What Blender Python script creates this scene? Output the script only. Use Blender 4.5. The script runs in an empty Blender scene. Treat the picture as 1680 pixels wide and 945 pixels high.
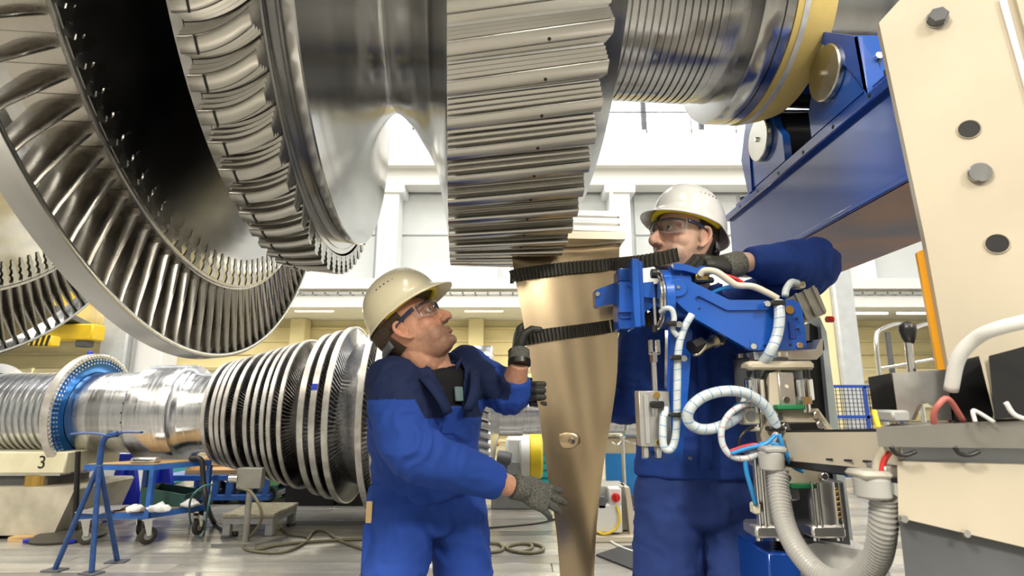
import bpy, bmesh, math, random
import numpy as np
from mathutils import Vector, Matrix, noise
from math import sin, cos, pi, radians as RAD

# ------------------------------------------------------------------ camera, world, lights, exposure
sc = bpy.context.scene
COL = sc.collection
random.seed(7)
F = 907.0                       # focal length in pixels of the 1680 x 945 frame
TH = math.atan(183.0 / 907.0)   # upward tilt
CZ = 1.13                       # camera height
cT, sT = cos(TH), sin(TH)

cd = bpy.data.cameras.new('camera')
cd.sensor_width = 36.0
cd.lens = F / 1680.0 * 36.0
cd.clip_start = 0.05
cd.clip_end = 200
cd.dof.use_dof = True
cd.dof.focus_distance = 2.0
cd.dof.aperture_fstop = 4.5
cam = bpy.data.objects.new('camera', cd)
COL.objects.link(cam)
cam.location = (0, 0, CZ)
cam.rotation_euler = (pi / 2 + TH, 0, 0)
sc.camera = cam

w = bpy.data.worlds.new('world')
sc.world = w
w.use_nodes = True
bg = w.node_tree.nodes['Background']
bg.inputs[0].default_value = (0.86, 0.93, 1.0, 1)
bg.inputs[1].default_value = 1.6

sc.view_settings.view_transform = 'Standard'
sc.view_settings.look = 'None'
sc.view_settings.gamma = 1.0
sc.view_settings.use_curve_mapping = False
sc.view_settings.exposure = 0.0
try:
    sc.cycles.max_bounces = 7
    sc.cycles.diffuse_bounces = 3
    sc.cycles.glossy_bounces = 4
    sc.cycles.transparent_max_bounces = 8
    sc.cycles.caustics_reflective = False
    sc.cycles.caustics_refractive = False
    sc.cycles.sample_clamp_indirect = 6.0
    sc.cycles.use_denoising = True
except Exception:
    pass


def area(name, loc, target, size, power, color=(1, 1, 1), sy=None):
    l = bpy.data.lights.new(name, 'AREA')
    l.shape = 'RECTANGLE'
    l.size = size
    l.size_y = sy or size
    l.energy = power
    l.color = color
    o = bpy.data.objects.new(name, l)
    COL.objects.link(o)
    o.location = loc
    o.rotation_euler = (Vector(target) - Vector(loc)).to_track_quat('-Z', 'Y').to_euler()
    return o


# the hall's own lamps: rows of high-bay lamps under the roof (their housings are built with the roof)
LAMPS = []
for lx in (-9.0, -4.5, 0.0, 4.5, 9.0):
    for ly in (-7.5, -2.6, 3.4, 8.0):
        LAMPS.append((lx, ly, 9.55))
for i, (lx, ly, lz) in enumerate(LAMPS):
    warm = (1.0, 0.92, 0.77) if ly < 0 else (1.0, 0.96, 0.9)
    area('hall_lamp_light', (lx, ly, lz - 0.16), (lx, ly, 0), 0.9, 225 if ly < 0 else 215, warm, 3.2)
# unseen key and fill lamps added in front of the workplace, without bodies
area('front_lamp_light', (-3.6, -2.6, 5.6), (0.2, 1.9, 1.2), 0.7, 380, (1.0, 0.90, 0.74))
area('front_lamp_light', (3.4, -3.6, 5.2), (0.3, 1.9, 1.0), 0.9, 210, (1.0, 0.95, 0.86))

# ------------------------------------------------------------------ helpers


def ray(u, v):
    x = (u - 840.0) / F
    y = (472.5 - v) / F
    return Vector((x, cT - y * sT, sT + y * cT))


def P(u, v, Y):
    r = ray(u, v)
    t = Y / r.y
    return Vector((r.x * t, Y, CZ + r.z * t))


def PX(u, v, X):
    r = ray(u, v)
    t = X / r.x
    return Vector((X, r.y * t, CZ + r.z * t))


def PZ(u, v, Z=0.0):
    r = ray(u, v)
    t = (Z - CZ) / r.z
    return Vector((r.x * t, r.y * t, Z))


V = Vector
WM = {}


def cr(pts, k=6, closed=False):
    """Catmull-Rom resampling of a list of tuples / vectors (any dimension)."""
    A = [np.array(p, float) for p in pts]
    n = len(A)
    out = []
    rng = range(n) if closed else range(n - 1)
    for i in rng:
        if closed:
            p0, p1, p2, p3 = A[(i - 1) % n], A[i], A[(i + 1) % n], A[(i + 2) % n]
        else:
            p1, p2 = A[i], A[i + 1]
            p0 = A[i - 1] if i > 0 else 2 * p1 - p2
            p3 = A[i + 2] if i + 2 < n else 2 * p2 - p1
        for j in range(k):
            t = j / k
            out.append(0.5 * ((2 * p1) + (-p0 + p2) * t + (2 * p0 - 5 * p1 + 4 * p2 - p3) * t * t + (-p0 + 3 * p1 - 3 * p2 + p3) * t ** 3))
    if not closed:
        out.append(A[-1])
    return out


class MB:
    def __init__(s):
        s.v = []
        s.f = []
        s.m = []

    def add(s, vs, fs, mi=0):
        b = len(s.v)
        s.v += [tuple(p) for p in vs]
        s.f += [tuple(i + b for i in f) for f in fs]
        s.m += [mi] * len(fs)
        return s

    def box(s, c, size, rot=None, bev=0.0, mi=0):
        c = V(c)
        h = V(size) * 0.5
        M = rot if rot is not None else Matrix.Identity(3)
        bev = min(bev, min(h) * 0.9)
        if bev <= 0:
            vs = [c + M @ V((x * h.x, y * h.y, z * h.z)) for x in (-1, 1) for y in (-1, 1) for z in (-1, 1)]
            return s.add(vs, [(0, 1, 3, 2), (4, 6, 7, 5), (0, 4, 5, 1), (2, 3, 7, 6), (0, 2, 6, 4), (1, 5, 7, 3)], mi)
        vs = []
        idx = {}
        for x in (-1, 1):
            for y in (-1, 1):
                for z in (-1, 1):
                    for a in range(3):
                        p = [x * (h.x - bev), y * (h.y - bev), z * (h.z - bev)]
                        p[a] = (x * h.x, y * h.y, z * h.z)[a]
                        idx[(x, y, z, a)] = len(vs)
                        vs.append(c + M @ V(p))
        fs = []
        for a in range(3):
            b_, c_ = [q for q in range(3) if q != a]
            for sg in (-1, 1):
                loop = []
                for p, q in ((-1, -1), (1, -1), (1, 1), (-1, 1)):
                    k = [0, 0, 0]
                    k[a] = sg
                    k[b_] = p
                    k[c_] = q
                    loop.append(idx[(k[0], k[1], k[2], a)])
                fs.append(tuple(loop))
        for a in range(3):
            b_, c_ = [q for q in range(3) if q != a]
            for p in (-1, 1):
                for q in (-1, 1):
                    k0 = [0, 0, 0]
                    k0[a], k0[b_], k0[c_] = -1, p, q
                    k1 = list(k0)
                    k1[a] = 1
                    fs.append((idx[(*k0, b_)], idx[(*k1, b_)], idx[(*k1, c_)], idx[(*k0, c_)]))
        for x in (-1, 1):
            for y in (-1, 1):
                for z in (-1, 1):
                    fs.append((idx[(x, y, z, 0)], idx[(x, y, z, 1)], idx[(x, y, z, 2)]))
        return s.add(vs, fs, mi)

    def bb(s, x0, x1, y0, y1, z0, z1, bev=0.0, mi=0):
        return s.box(((x0 + x1) / 2, (y0 + y1) / 2, (z0 + z1) / 2), (abs(x1 - x0), abs(y1 - y0), abs(z1 - z0)), None, bev, mi)

    def loft(s, rings, caps=True, closed=False, mi=0):
        n = len(rings[0])
        vs = [p for r in rings for p in r]
        fs = []
        m = len(rings)
        for i in range(m if closed else m - 1):
            j = (i + 1) % m
            for k in range(n):
                l = (k + 1) % n
                fs.append((i * n + k, i * n + l, j * n + l, j * n + k))
        if caps and not closed:
            fs.append(tuple(range(n - 1, -1, -1)))
            fs.append(tuple((m - 1) * n + k for k in range(n)))
        return s.add(vs, fs, mi)

    def tube(s, path, r, n=10, caps=True, closed=False, flat=None, mi=0):
        """tube along path; r a number or a list of radii; flat=(normal_hint, ratio) squashes along the hint"""
        path = [V(p) for p in path]
        m = len(path)
        rr = [r] * m if not hasattr(r, '__len__') else list(r)
        T = []
        for i in range(m):
            if closed:
                t = path[(i + 1) % m] - path[i - 1]
            else:
                t = path[min(i + 1, m - 1)] - path[max(i - 1, 0)]
            T.append(t.normalized() if t.length > 1e-9 else V((0, 0, 1)))
        if flat is not None:
            hint = V(flat[0])
        else:
            hint = V((0, 0, 1)) if abs(T[0].z) < 0.9 else V((0, 1, 0))
        nrm = (hint - T[0] * hint.dot(T[0])).normalized()
        rings = []
        for i in range(m):
            if flat is not None:
                nn = hint - T[i] * hint.dot(T[i])
                nrm = nn.normalized() if nn.length > 1e-6 else nrm
            else:
                nn = nrm - T[i] * nrm.dot(T[i])
                nrm = nn.normalized() if nn.length > 1e-6 else nrm
            b = T[i].cross(nrm)
            q = flat[1] if flat is not None else 1.0
            rings.append([path[i] + (nrm * (sin(2 * pi * k / n) * q) + b * cos(2 * pi * k / n)) * rr[i] for k in range(n)])
        return s.loft(rings, caps, closed, mi)

    def cyl(s, p0, p1, r0, r1=None, n=20, caps=True, mi=0, bev=0.0):
        r1 = r0 if r1 is None else r1
        p0, p1 = V(p0), V(p1)
        if bev > 0:
            d = (p1 - p0).normalized() * bev
            return s.tube([p0, p0 + d, p1 - d, p1], [r0 - bev, r0, r1, r1 - bev], n, caps, mi=mi)
        return s.tube([p0, p1], [r0, r1], n, caps, mi=mi)

    def ring(s, prof, o, ax, n=48, mi=0, closed=False, a0=0.0, a1=None):
        """lathe: prof = [(t along axis, radius)]"""
        o = V(o)
        ax = V(ax).normalized()
        e1 = V((0, 0, 1)) if abs(ax.z) < 0.9 else V((0, 1, 0))
        e1 = (e1 - ax * e1.dot(ax)).normalized()
        e2 = ax.cross(e1)
        m = len(prof)
        vs = []
        for k in range(n):
            a = 2 * pi * k / n
            dr = e1 * cos(a) + e2 * sin(a)
            for t, r in prof:
                vs.append(o + ax * t + dr * r)
        fs = []
        for k in range(n):
            l = (k + 1) % n
            for i in range(m if closed else m - 1):
                j = (i + 1) % m
                fs.append((k * m + i, k * m + j, l * m + j, l * m + i))
        return s.add(vs, fs, mi)

    def prism(s, poly, ext, mi=0):
        poly = [V(p) for p in poly]
        ext = V(ext)
        n = len(poly)
        vs = poly + [p + ext for p in poly]
        fs = [tuple(range(n)), tuple(range(2 * n - 1, n - 1, -1))]
        for i in range(n):
            j = (i + 1) % n
            fs.append((i, i + n, j + n, j))
        return s.add(vs, fs, mi)

    def ell(s, c, rad, rot=None, n=16, m=10, mi=0):
        c = V(c)
        M = rot if rot is not None else Matrix.Identity(3)
        vs = []
        for i in range(1, m):
            th = pi * i / m
            for k in range(n):
                ph = 2 * pi * k / n
                vs.append(c + M @ V((rad[0] * sin(th) * cos(ph), rad[1] * sin(th) * sin(ph), rad[2] * cos(th))))
        t = len(vs)
        vs.append(c + M @ V((0, 0, rad[2])))
        vs.append(c + M @ V((0, 0, -rad[2])))
        fs = []
        for i in range(m - 2):
            for k in range(n):
                l = (k + 1) % n
                fs.append((i * n + k, (i + 1) * n + k, (i + 1) * n + l, i * n + l))
        for k in range(n):
            l = (k + 1) % n
            fs.append((t, k, l))
            fs.append((t + 1, (m - 2) * n + l, (m - 2) * n + k))
        return s.add(vs, fs, mi)

    def uv(s, pts, Y, th, mi=0):
        """outline seen at image points pts, standing at world depth Y, thickness th away from the viewer"""
        return s.prism([P(u, v, Y) for u, v in pts], (0, th, 0), mi)


def setp(o, label=None, cat=None, group=None, kind=None):
    if label:
        o['label'] = label
    if cat:
        o['category'] = cat
    if group:
        o['group'] = group
    if kind:
        o['kind'] = kind
    return o


def thing(name, label, cat, loc=(0, 0, 0), group=None, kind=None, rz=0.0):
    o = bpy.data.objects.new(name, None)
    o.empty_display_size = 0.1
    COL.objects.link(o)
    o.location = loc
    o.rotation_euler = (0, 0, rz)
    WM[o] = Matrix.Translation(V(loc)) @ Matrix.Rotation(rz, 4, 'Z')
    return setp(o, label, cat, group, kind)


def finish_mesh(me, mats, sharp=38.0):
    for m in mats:
        me.materials.append(m)
    bm = bmesh.new()
    bm.from_mesh(me)
    bmesh.ops.recalc_face_normals(bm, faces=bm.faces)
    bm.to_mesh(me)
    bm.free()
    me.polygons.foreach_set('use_smooth', [True] * len(me.polygons))
    if sharp < 179:
        me.set_sharp_from_angle(angle=RAD(sharp))
    me.update()


def build(mb, name, mat, parent=None, label=None, cat=None, group=None, kind=None, sharp=38.0, local=False, recenter=True):
    pts = [V(p) for p in mb.v]
    if parent is not None and not local:
        inv = WM[parent].inverted()
        pts = [inv @ p for p in pts]
    A = np.array([tuple(p) for p in pts])
    if recenter:
        c = (A.min(0) + A.max(0)) * 0.5
        if parent is None:
            c[2] = A[:, 2].min()
    else:
        c = np.zeros(3)
    me = bpy.data.meshes.new(name)
    me.from_pydata((A - c).tolist(), [], mb.f)
    mats = mat if isinstance(mat, (list, tuple)) else [mat]
    if len(mats) > 1:
        me.polygons.foreach_set('material_index', mb.m)
    finish_mesh(me, mats, sharp)
    o = bpy.data.objects.new(name, me)
    COL.objects.link(o)
    o.location = c
    o.parent = parent
    WM[o] = (WM[parent] if parent is not None else Matrix.Identity(4)) @ Matrix.Translation(V(c))
    return setp(o, label, cat, group, kind)


def copy_at(o, M, parent):
    """copy of a part, placed by matrix M in the parent's space"""
    c = o.copy()
    COL.objects.link(c)
    c.parent = parent
    c.matrix_local = M
    WM[c] = WM[parent] @ M
    for ch in list(o.children):
        d = ch.copy()
        COL.objects.link(d)
        d.parent = c
    return c


def copy_tree(o, loc=None, rz=None, label=None, parent=None):
    c = o.copy()
    COL.objects.link(c)
    c.parent = parent
    if loc is not None:
        c.location = loc
    if rz is not None:
        c.rotation_euler = (0, 0, rz)
    if label:
        c['label'] = label
    for ch in list(o.children):
        copy_tree(ch, parent=c)
    return c


# ------------------------------------------------------------------ materials
MATS = {}


def mat(name, color, rough=0.5, metal=0.0, var=0.0, scale=8.0, bump=0.0, bscale=60.0, stretch=(1, 1, 1), color2=None,
        rvar=0.0, coat=0.0, trans=0.0, alpha=1.0, emit=None, estr=0.0, spec=0.5, detail=4.0):
    if name in MATS:
        return MATS[name]
    m = bpy.data.materials.new(name)
    m.use_nodes = True
    nt = m.node_tree
    b = nt.nodes['Principled BSDF']
    b.inputs['Base Color'].default_value = (*color, 1)
    b.inputs['Roughness'].default_value = rough
    b.inputs['Metallic'].default_value = metal
    b.inputs['Specular IOR Level'].default_value = spec
    if coat:
        b.inputs['Coat Weight'].default_value = coat
        b.inputs['Coat Roughness'].default_value = 0.08
    if trans:
        b.inputs['Transmission Weight'].default_value = trans
    if alpha < 1:
        b.inputs['Alpha'].default_value = alpha
    if emit:
        b.inputs['Emission Color'].default_value = (*emit, 1)
        b.inputs['Emission Strength'].default_value = estr
    tc = nt.nodes.new('ShaderNodeTexCoord')
    mp = nt.nodes.new('ShaderNodeMapping')
    mp.inputs['Scale'].default_value = stretch
    nt.links.new(tc.outputs['Object'], mp.inputs[0])
    if var or color2 or rvar:
        nz = nt.nodes.new('ShaderNodeTexNoise')
        nz.inputs['Scale'].default_value = scale
        nz.inputs['Detail'].default_value = detail
        nt.links.new(mp.outputs[0], nz.inputs['Vector'])
        rp = nt.nodes.new('ShaderNodeValToRGB')
        rp.color_ramp.elements[0].position = 0.35
        rp.color_ramp.elements[1].position = 0.65
        c2 = color2 or tuple(min(1, c * (1 + var)) for c in color)
        c1 = color if color2 else tuple(max(0, c * (1 - var)) for c in color)
        rp.color_ramp.elements[0].color = (*c1, 1)
        rp.color_ramp.elements[1].color = (*c2, 1)
        nt.links.new(nz.outputs['Fac'], rp.inputs[0])
        if var or color2:
            nt.links.new(rp.outputs[0], b.inputs['Base Color'])
        if rvar:
            mr = nt.nodes.new('ShaderNodeMapRange')
            mr.inputs[1].default_value = 0.3
            mr.inputs[2].default_value = 0.7
            mr.inputs[3].default_value = max(0.02, rough - rvar)
            mr.inputs[4].default_value = min(1, rough + rvar)
            nt.links.new(nz.outputs['Fac'], mr.inputs[0])
            nt.links.new(mr.outputs[0], b.inputs['Roughness'])
    if bump:
        n2 = nt.nodes.new('ShaderNodeTexNoise')
        n2.inputs['Scale'].default_value = bscale
        n2.inputs['Detail'].default_value = 3
        nt.links.new(mp.outputs[0], n2.inputs['Vector'])
        bp = nt.nodes.new('ShaderNodeBump')
        bp.inputs['Strength'].default_value = bump
        bp.inputs['Distance'].default_value = 0.01
        nt.links.new(n2.outputs['Fac'], bp.inputs['Height'])
        nt.links.new(bp.outputs[0], b.inputs['Normal'])
    MATS[name] = m
    return m


STEEL = mat('polished_steel', (0.46, 0.462, 0.462), 0.19, 1.0, 0.08, 3.0, rvar=0.07, stretch=(6, 1, 1))
STEEL_D = mat('turned_steel', (0.45, 0.45, 0.45), 0.22, 1.0, 0.10, 6.0, rvar=0.08, stretch=(8, 1, 1))
STEEL_B = mat('blade_steel', (0.40, 0.38, 0.345), 0.26, 1.0, 0.10, 5.0, rvar=0.08)
STEEL_T = mat('milled_tooth_steel', (0.52, 0.505, 0.47), 0.24, 1.0, 0.03, 4.0, rvar=0.03, stretch=(1, 3, 3))
STEEL_W = mat('warm_lit_blade_steel', (0.56, 0.43, 0.27), 0.27, 1.0, 0.08, 2.2, bump=0.02, bscale=160)  # gold tint stands in for warm light mirrored in the steel
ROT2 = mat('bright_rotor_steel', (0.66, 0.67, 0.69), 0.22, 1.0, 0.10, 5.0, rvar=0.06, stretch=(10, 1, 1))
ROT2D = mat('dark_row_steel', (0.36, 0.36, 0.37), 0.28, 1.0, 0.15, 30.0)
RIMS = mat('shroud_band_steel', (0.74, 0.73, 0.71), 0.30, 0.6, color2=(0.50, 0.47, 0.43), scale=9.0)
DARK = mat('dark_hole', (0.01, 0.01, 0.012), 0.6)
BLACK = mat('black_plastic', (0.012, 0.012, 0.013), 0.35)
RUBBER = mat('black_rubber', (0.052, 0.048, 0.037), 0.5, bump=0.1, bscale=200)
BLUE = mat('blue_paint', (0.012, 0.095, 0.46), 0.22, 0.0, 0.10, 4.0, coat=0.4)
BLUE_D = mat('deep_blue_paint', (0.010, 0.065, 0.37), 0.20, 0.0, 0.15, 3.0, coat=0.5)
CARTBLUE = mat('cart_blue_paint', (0.03, 0.13, 0.46), 0.35, 0.0, 0.12, 12.0)
STANDBLUE = mat('stand_blue_paint', (0.02, 0.07, 0.24), 0.35, 0.0, 0.2, 14.0)
BEIGE = mat('beige_machine_paint', (0.55, 0.495, 0.39), 0.38, 0.0, 0.05, 3.0, bump=0.03, bscale=40)
BEIGE2 = mat('worn_beige_paint', (0.60, 0.56, 0.45), 0.5, 0.0, color2=(0.42, 0.39, 0.31), scale=5.0)
ALU = mat('cast_aluminium', (0.72, 0.71, 0.68), 0.32, 0.9, 0.08, 20.0, bump=0.03, bscale=150)
CHROME = mat('bright_steel', (0.78, 0.77, 0.74), 0.16, 1.0, 0.05, 20.0)
GREY = mat('grey_plastic', (0.34, 0.35, 0.35), 0.45, 0.0, 0.06, 12.0)
DGREY = mat('dark_grey_paint', (0.10, 0.105, 0.115), 0.42, 0.0, 0.12, 6.0)
MOTOR = mat('motor_grey', (0.36, 0.35, 0.31), 0.4, 0.3, 0.08, 8.0)
WHITE = mat('white_paint', (0.80, 0.81, 0.80), 0.4, 0.0, 0.03, 5.0)
PALE = mat('pale_blue_white_paint', (0.66, 0.76, 0.80), 0.35, 0.0, 0.04, 4.0)
WALLW = mat('white_wall', (0.80, 0.81, 0.81), 0.75, 0.0, 0.03, 1.5, bump=0.05, bscale=20)
WALLG = mat('grey_wall_panel', (0.62, 0.65, 0.65), 0.65, 0.0, 0.04, 1.0)
CREAM = mat('cream_wall', (0.86, 0.76, 0.46), 0.7, 0.0, 0.06, 1.2)
CREAMD = mat('cream_rail_paint', (0.82, 0.73, 0.47), 0.6, 0.0, 0.08, 3.0)
YELLOW = mat('crane_yellow', (0.86, 0.58, 0.02), 0.4, 0.0, 0.06, 4.0)
ORANGE = mat('orange_yellow_paint', (0.88, 0.40, 0.012), 0.42, 0.0, 0.05, 5.0)
TEAL = mat('teal_paint', (0.02, 0.30, 0.34), 0.45, 0.0, 0.08, 6.0)
GREEN = mat('green_paint', (0.16, 0.40, 0.14), 0.5, 0.0, 0.08, 6.0)
GREENP = mat('green_pad', (0.01, 0.20, 0.07), 0.5)
RED = mat('red_plastic', (0.62, 0.015, 0.012), 0.35)
WOOD = mat('raw_wood', (0.62, 0.42, 0.20), 0.7, 0.0, color2=(0.44, 0.27, 0.12), scale=4.0, stretch=(1, 8, 8))
LAMPM = mat('lamp_diffuser', (1, 1, 1), 0.5, emit=(1.0, 0.97, 0.88), estr=4.0)
TUBEM = mat('hose_clear', (0.55, 0.62, 0.66), 0.25, 0.0, 0.1, 30.0, coat=0.3)
TUBEB = mat('hose_blue', (0.02, 0.25, 0.62), 0.3, coat=0.3)
TUBER = mat('hose_red', (0.62, 0.03, 0.03), 0.3, coat=0.3)
CONDUIT = mat('conduit_grey', (0.42, 0.42, 0.41), 0.4, coat=0.15)
TAPE = mat('yellow_masking_paper', (0.82, 0.62, 0.20), 0.6, 0.0, 0.10, 6.0, bump=0.15, bscale=14)
TAPEW = mat('silver_tape', (0.72, 0.72, 0.72), 0.35, 0.3, 0.1, 30.0)

# ------------------------------------------------------------------ the hall
def slot_mat_floor():
    return mat('worn_floor_steel', (0.34, 0.33, 0.30), 0.28, 0.0, color2=(0.20, 0.195, 0.18), scale=1.3, rvar=0.10,
               stretch=(0.5, 2.5, 1), bump=0.02, bscale=30, spec=0.7, detail=6.0)


FLOORM = slot_mat_floor()
FLOORS = [FLOORM,
          mat('floor_plank_pale', (0.44, 0.42, 0.37), 0.17, 0.0, color2=(0.33, 0.31, 0.27), scale=1.6, rvar=0.08, stretch=(0.6, 3, 1), spec=0.7),
          mat('floor_plank_dark', (0.27, 0.26, 0.24), 0.16, 0.0, color2=(0.18, 0.175, 0.16), scale=1.4, rvar=0.08, stretch=(0.6, 3, 1), spec=0.7)]
floor = build(MB().bb(-15, 14, -11, 16, -0.2, 0.0 - 0.012), 'floor', FLOORM, kind='structure')
# planks that can be told apart, each a piece; alike pieces share one mesh
pl_len, pl_w = 2.6, 0.2
protos = []
for k in range(3):
    protos.append(build(MB().box((0, 0, 0), (pl_len - 0.006, pl_w - 0.007, 0.024), None, 0.003), 'plank', FLOORS[k], floor, local=True))
rr = random.Random(3)
first = {}
for row in range(25):
    y = 2.7 + row * pl_w
    off = (row % 2) * 1.3 + rr.uniform(-0.3, 0.3)
    for cidx in range(-3, 3):
        x = cidx * pl_len + off + 0.5
        if not (-6.9 < x < 5.4):
            continue
        k = rr.choice((0, 0, 1, 1, 2))
        M = WM[floor].inverted() @ Matrix.Translation((x, y, -0.012 + rr.uniform(-0.0012, 0.0)))
        if k not in first:
            first[k] = 1
            protos[k].matrix_local = M
        else:
            copy_at(protos[k], M, floor)

# back wall of the hall: white upper wall with columns, crane girder, windows
WY = 12.0
wb = build(MB().bb(-15, 14, WY, WY + 0.3, 3.45, 10.2), 'wall_back', WALLG, kind='structure')


def onwall(u, v, y=WY):
    return P(u, v, y)


# white parapet band above the girder
zt = P(1100, 212, WY - 0.5).z
zb_ = P(1100, 268, WY - 0.5).z
build(MB().bb(-15, 14, WY - 0.5, WY, zb_, zt, 0.02), 'parapet_band', WALLW, wb)
zg = P(1100, 302, WY - 0.45).z
g = MB()
g.bb(-15, 14, WY - 0.62, WY - 0.02, zb_ - 0.10, zb_ - 0.005, 0.01)
g.bb(-15, 14, WY - 0.42, WY - 0.30, zg, zb_ - 0.1)
g.bb(-15, 14, WY - 0.55, WY - 0.1, zg - 0.06, zg, 0.01)
build(g, 'crane_girder', mat('girder_white', (0.74, 0.74, 0.70), 0.5), wb)
for i, (u0, u1) in enumerate(((622, 652), (1003, 1036), (240, 272), (1400, 1430), (-160, -128))):
    x0, x1 = P(u0, 400, WY - 0.5).x, P(u1, 400, WY - 0.5).x
    c = MB()
    c.bb(x0, x1, WY - 0.55, WY, 3.45, zg - 0.06, 0.015)
    c.bb(x0 - 0.12, x1 + 0.12, WY - 0.6, WY, zg - 0.25, zg - 0.07, 0.015)
    c.bb(x0 - 0.02, x0 + 0.06, WY - 0.60, WY - 0.54, 3.45, zg - 0.25)
    build(c, 'column', WALLW, wb)
# wall panels between the columns
for i, (u0, u1) in enumerate(((655, 820), (822, 1000), (1040, 1215), (1217, 1396), (480, 618), (300, 478))):
    x0, x1 = P(u0, 400, WY).x + 0.03, P(u1, 400, WY).x - 0.03
    for z0, z1 in ((3.5, 4.72), (4.76, zg - 0.1)):
        build(MB().bb(x0, x1, WY - 0.05, WY + 0.01, z0, z1, 0.01), 'wall_panel', WALLG, wb)
# clerestory windows above the parapet: bright daylight panes with louvres
WIN = mat('daylight_pane', (0.9, 0.95, 1.0), 0.2, emit=(0.92, 0.97, 1.0), estr=1.5)
wz0, wz1 = zt + 0.02, zt + 1.7
wi = 0
for k in range(-9, 12):
    x0 = k * 1.32 + 0.35
    wi += 1
    fr = MB()
    fr.bb(x0, x0 + 0.10, WY - 0.30, WY - 0.12, wz0, wz1)
    fr.bb(x0, x0 + 1.32, WY - 0.30, WY - 0.12, wz1, wz1 + 0.1)
    wo = build(fr, 'window_%d' % wi, DGREY, kind='structure')
    build(MB().bb(x0 + 0.10, x0 + 1.32, WY - 0.20, WY - 0.16, wz0, wz1), 'pane', WIN, wo)
    for q in range(9):
        z = wz0 + 0.1 + q * 0.18
        build(MB().box((x0 + 0.71, WY - 0.235, z), (1.2, 0.09, 0.012), Matrix.Rotation(0.6, 3, 'X')), 'louvre', WHITE, wo)
rail = MB()
rail.cyl((-12, WY - 0.62, zt + 0.35), (12, WY - 0.62, zt + 0.35), 0.015, n=6)
for k in range(-11, 12):
    rail.cyl((k * 1.0, WY - 0.62, zt - 0.15), (k * 1.0, WY - 0.62, zt + 0.35), 0.012, n=6)
build(rail, 'parapet_rail', DGREY, wb)

# gallery: slab edge, cable tray and the cream recess below
GZ = P(800, 466, 11.0).z
gal = build(MB().bb(-15, 14, 11.0, 16.0, GZ - 0.10, GZ + 0.12, 0.01), 'gallery_slab', WALLW, kind='structure')
gal['kind'] = 'structure'
gal.name = 'ceiling_gallery'
tr = MB()
z0 = GZ - 0.24
tr.bb(-15, 14, 10.86, 10.9, z0, z0 + 0.05)
tr.bb(-15, 14, 11.05, 11.09, z0, z0 + 0.05)
for k in range(-60, 56):
    tr.bb(k * 0.25, k * 0.25 + 0.03, 10.86, 11.09, z0 + 0.01, z0 + 0.04)
build(tr, 'cable_tray', mat('zinc_tray', (0.40, 0.41, 0.40), 0.4, 0.6), gal)
build(MB().bb(-15, 14, 10.9, 11.3, GZ - 0.5, GZ - 0.26, 0.01), 'gallery_beam', WHITE, gal)
wl = build(MB().bb(-15, 14, 15.6, 15.9, 0, GZ), 'wall_lower', CREAM, kind='structure')
wl.name = 'wall_gallery'
for k in range(0, 9):   # ribs of the cream cladding
    build(MB().bb(-15, 14, 15.5, 15.62, 0.2 + k * 0.36, 0.2 + k * 0.36 + 0.045), 'cladding_rib', CREAMD, wl)
for x0 in (-11, -6.1, -1.2, 3.6, 8.6):
    build(MB().bb(x0, x0 + 0.42, 15.1, 15.6, 0, GZ - 0.1, 0.02), 'pilaster', CREAM, wl)
for k, (x0, z0, z1) in enumerate(((-4.3, 0.1, 2.35), (1.4, 0.1, 2.4), (6.3, 0.1, 2.4))):
    d = build(MB().bb(x0, x0 + 1.3, 15.46, 15.6, z0, z1, 0.01), 'door_%d' % (k + 1), mat('cream_door', (0.70, 0.66, 0.52), 0.5), kind='structure')
    build(MB().bb(x0 + 1.1, x0 + 1.2, 15.40, 15.46, 1.05, 1.1), 'door_handle', CHROME, d)
# fluorescent lamps under the gallery
n = 0
LLAB = ['lit fluorescent lamp left of the grey column', 'lit fluorescent lamp behind the shrouded blade ring', 'lit fluorescent lamp left of the cream hard hat', 'lit fluorescent lamp hidden behind the cream hard hat',
        'lit fluorescent lamp between the cream hard hat and the held blade', 'lit fluorescent lamp behind the held blade', 'left lamp of the front pair beside the yellow post', 'right lamp of the front pair beside the yellow post',
        'left lamp of the rear pair beside the yellow post', 'right lamp of the rear pair beside the yellow post', 'lit fluorescent lamp behind the manipulator arm', 'lit fluorescent lamp behind the standing worker']
LL = [(u, 505, 13.2) for u in (150, 340, 516, 640, 794, 960)] + [(1436, 481, 12.4), (1516, 481, 12.4), (1424, 500, 13.6), (1500, 500, 13.6), (1250, 505, 13.2), (1120, 505, 13.2)]
FLUO = mat('fluorescent_tube', (1, 1, 1), 0.5, emit=(1.0, 0.95, 0.78), estr=3.0)
for (u, v, y) in LL:
    p = P(u, v, y)
    p.z = min(p.z, GZ - 0.20)
    n += 1
    t = thing('fluorescent_lamp', LLAB[n - 1], 'lamp', p, 'fluorescent lamps under the gallery')
    build(MB().box(p + V((0, 0, 0.045)), (0.98, 0.16, 0.05), None, 0.008), 'housing', WHITE, t)
    build(MB().cyl(p + V((-0.46, 0, 0)), p + V((0.46, 0, 0)), 0.028, n=10), 'tube', FLUO, t)
for gx in (-8, -3, 2, 7):
    area('gallery_lamp_light', (gx, 13.2, GZ - 0.3), (gx, 13.2, 0), 3.8, 165, (1.0, 0.93, 0.72), 0.5)
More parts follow.
